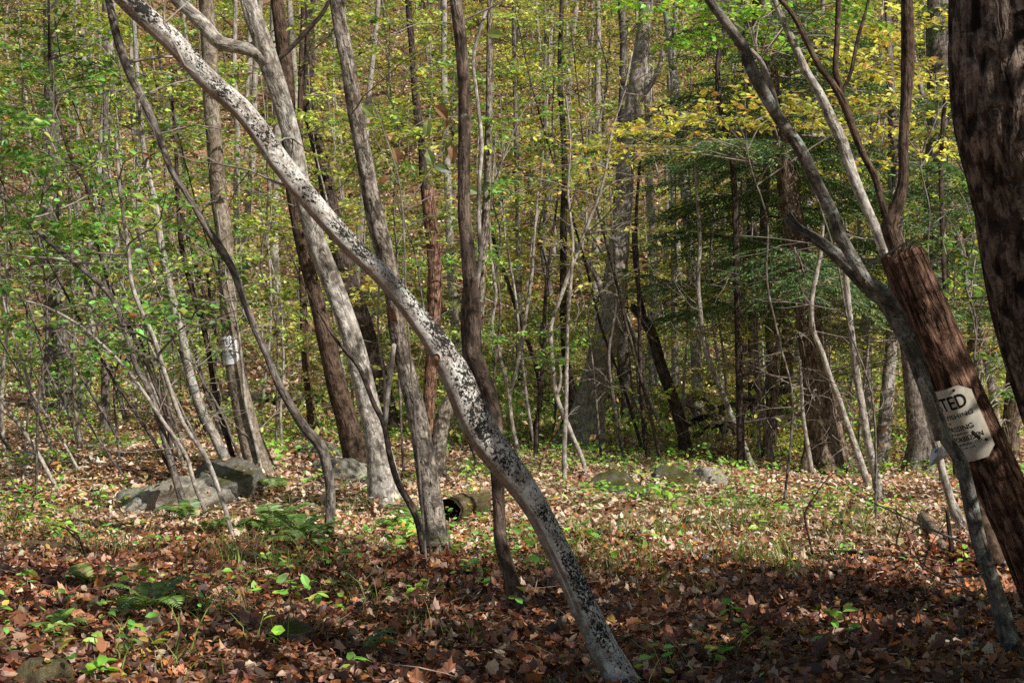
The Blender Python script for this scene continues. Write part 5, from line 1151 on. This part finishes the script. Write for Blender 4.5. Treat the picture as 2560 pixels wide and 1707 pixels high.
def notice(name, label, Cn, ax, right, R, mid, W, Hh, mat, rag=.0):
    """sheet wrapped round a trunk: Cn = axis point at the sheet's middle height, ax = up along the trunk, right = sideways, mid = angle of its middle (0 faces the viewer)"""
    ax = nrm(np.asarray(ax)); right = nrm(right - ax * np.dot(right, ax)); front = np.cross(right, ax) * 1.0
    if front[1] > 0: front = -front
    def wrap(s, tdown, off):
        a = mid + s / R
        rr = R + off
        base = Cn + ax * (Hh / 2 - tdown)[:, None] if hasattr(tdown, '__len__') else Cn + ax * (Hh / 2 - tdown)
        return base + right * (np.sin(a) * rr)[:, None] + front * (np.cos(a) * rr)[:, None]
    t = thing(name, label, 'sign', Cn)
    nx, ny = 40, 26; ch = .035
    s = np.linspace(-W / 2, W / 2, nx); tt = np.linspace(0, Hh, ny); Sg, Tg = np.meshgrid(s, tt)
    # chamfered corners: pull the outer columns in
    ed = np.abs(Sg) - (W / 2 - ch); lim = np.clip(ed, 0, ch)
    Tg = Tg + np.where(ed > 0, (lim * .9) * (1 - 2 * Tg / Hh), 0)
    off = .002 + .003 * np.sin(Tg * 40 + Sg * 12) * .5 + .0015 * np.sin(Sg * 60)
    off = off + .02 * np.clip((np.abs(Sg) - W * .42) / (W * .08), 0, 1) * (Sg > 0) * .15
    V = wrap(Sg.ravel(), Tg.ravel(), off.ravel()) - Cn
    i = np.arange(ny - 1)[:, None] * nx; j = np.arange(nx - 1)[None]; q = np.stack([i + j, i + j + 1, i + nx + j + 1, i + nx + j], -1).reshape(-1, 4)
    V2 = np.concatenate([V, wrap(Sg.ravel(), Tg.ravel(), off.ravel() - .0012) - Cn]); nq = len(V)
    obj('sheet', mesh_np('sheet', V2, [np.concatenate([q, q[:, ::-1] + nq])], M[mat], smooth=True), t)
    for body, wd, hh, yy in LINES:
        Vt, Ft = text_mesh(body, wd * W / .28, hh * Hh / .28)
        yv = yy * Hh / .28 - Vt[:, 1]
        ofs = .002 + .003 * np.sin(yv * 40 + Vt[:, 0] * 12) * .5 + .0015 * np.sin(Vt[:, 0] * 60) + .0012
        Vw = wrap(Vt[:, 0], yv, ofs) - Cn
        o = obj('lettering', mesh_np('lettering', Vw, [Ft], M['ink']), t)
    for (sx, ty) in ((W / 2 - .055, .012), (W / 2 - .02, Hh - .06), (-W / 2 + .03, .02)):
        c = wrap(np.array([sx]), np.array([ty]), np.array([.004]))[0] - Cn; a = mid + sx / R; nn = right * math.sin(a) + front * math.cos(a)
        g = Geo(); tube(g, np.array([c - nn * .012, c, c + nn * .004]), np.array([.0035, .0055, .004]), 10); obj('nail', g.build('nail', [M['nail']], True), t)
    return t, wrap
# near notice on the broken red stub
i0 = int(np.argmin(abs(SD[:, 2] - at(2425, 1040, 5.2)[2]))); Cn = SD[i0, :3]; ax = SD[i0 + 8, :3] - SD[i0 - 8, :3]
tN, wr = notice('posted_sign', 'weathered cream posted notice wrapped on the broken red stub at right', Cn, ax, np.array((1., 0, 0)), .091, math.radians(-66), .25, .28, 'notice')
g = Geo(); P = [at(2328, 1122, 5.08), at(2368, 1112, 5.1), at(2372, 1138, 5.1), at(2322, 1168, 5.06), at(2340, 1142, 5.05), at(2350, 1117, 5.07)]
P = np.array(P) - Cn
g.add(P, [np.array([[0, 5, 4], [0, 4, 3], [5, 1, 2], [5, 2, 4], [4, 2, 3]])]); fl = obj('torn_flap', g.build('torn_flap', [M['notice2']]), tN); fl['label'] = 'curled grey flap of the torn lower corner'
Vt, Ft = text_mesh('VI', .012, .018); e1 = nrm(P[5] - P[0]); e2 = nrm(P[0] - P[3]); cc = (P[0] + P[4] + P[5]) / 3 + np.array((0, -.004, 0))
obj('flap_lettering', mesh_np('flap_lettering', cc + e1 * Vt[:, :1] * 1. + e2 * Vt[:, 1:2], [Ft], M['ink']), tN)
g = Geo(); q = spline(px_path([(2430, 1078, 8), (2438, 1086, 10), (2450, 1096, 7)], 5.095), 8); tube(g, q[:, :3] - Cn, q[:, 3], 8, .3); obj('shadow_blob', g.build('shadow_blob', [M['darkwood']], True), tN)  # dark sliver standing in for a black shadow blob on the notice
# far notice
i0 = int(np.argmin(abs(SB[:, 2] - at(578, 882, rB[1])[2]))); Cf = SB[i0, :3]; axf = SB[i0 + 8, :3] - SB[i0 - 8, :3]
notice('posted_sign', 'small white posted notice on the tan trunk at left', Cf, axf, np.array((1., 0, 0)), SB[i0, 3] + .006, math.radians(-38), .24, .235, 'notice2')
print('objects', len(bpy.data.objects), 'polys', sum(len(m.polygons) for m in bpy.data.meshes))
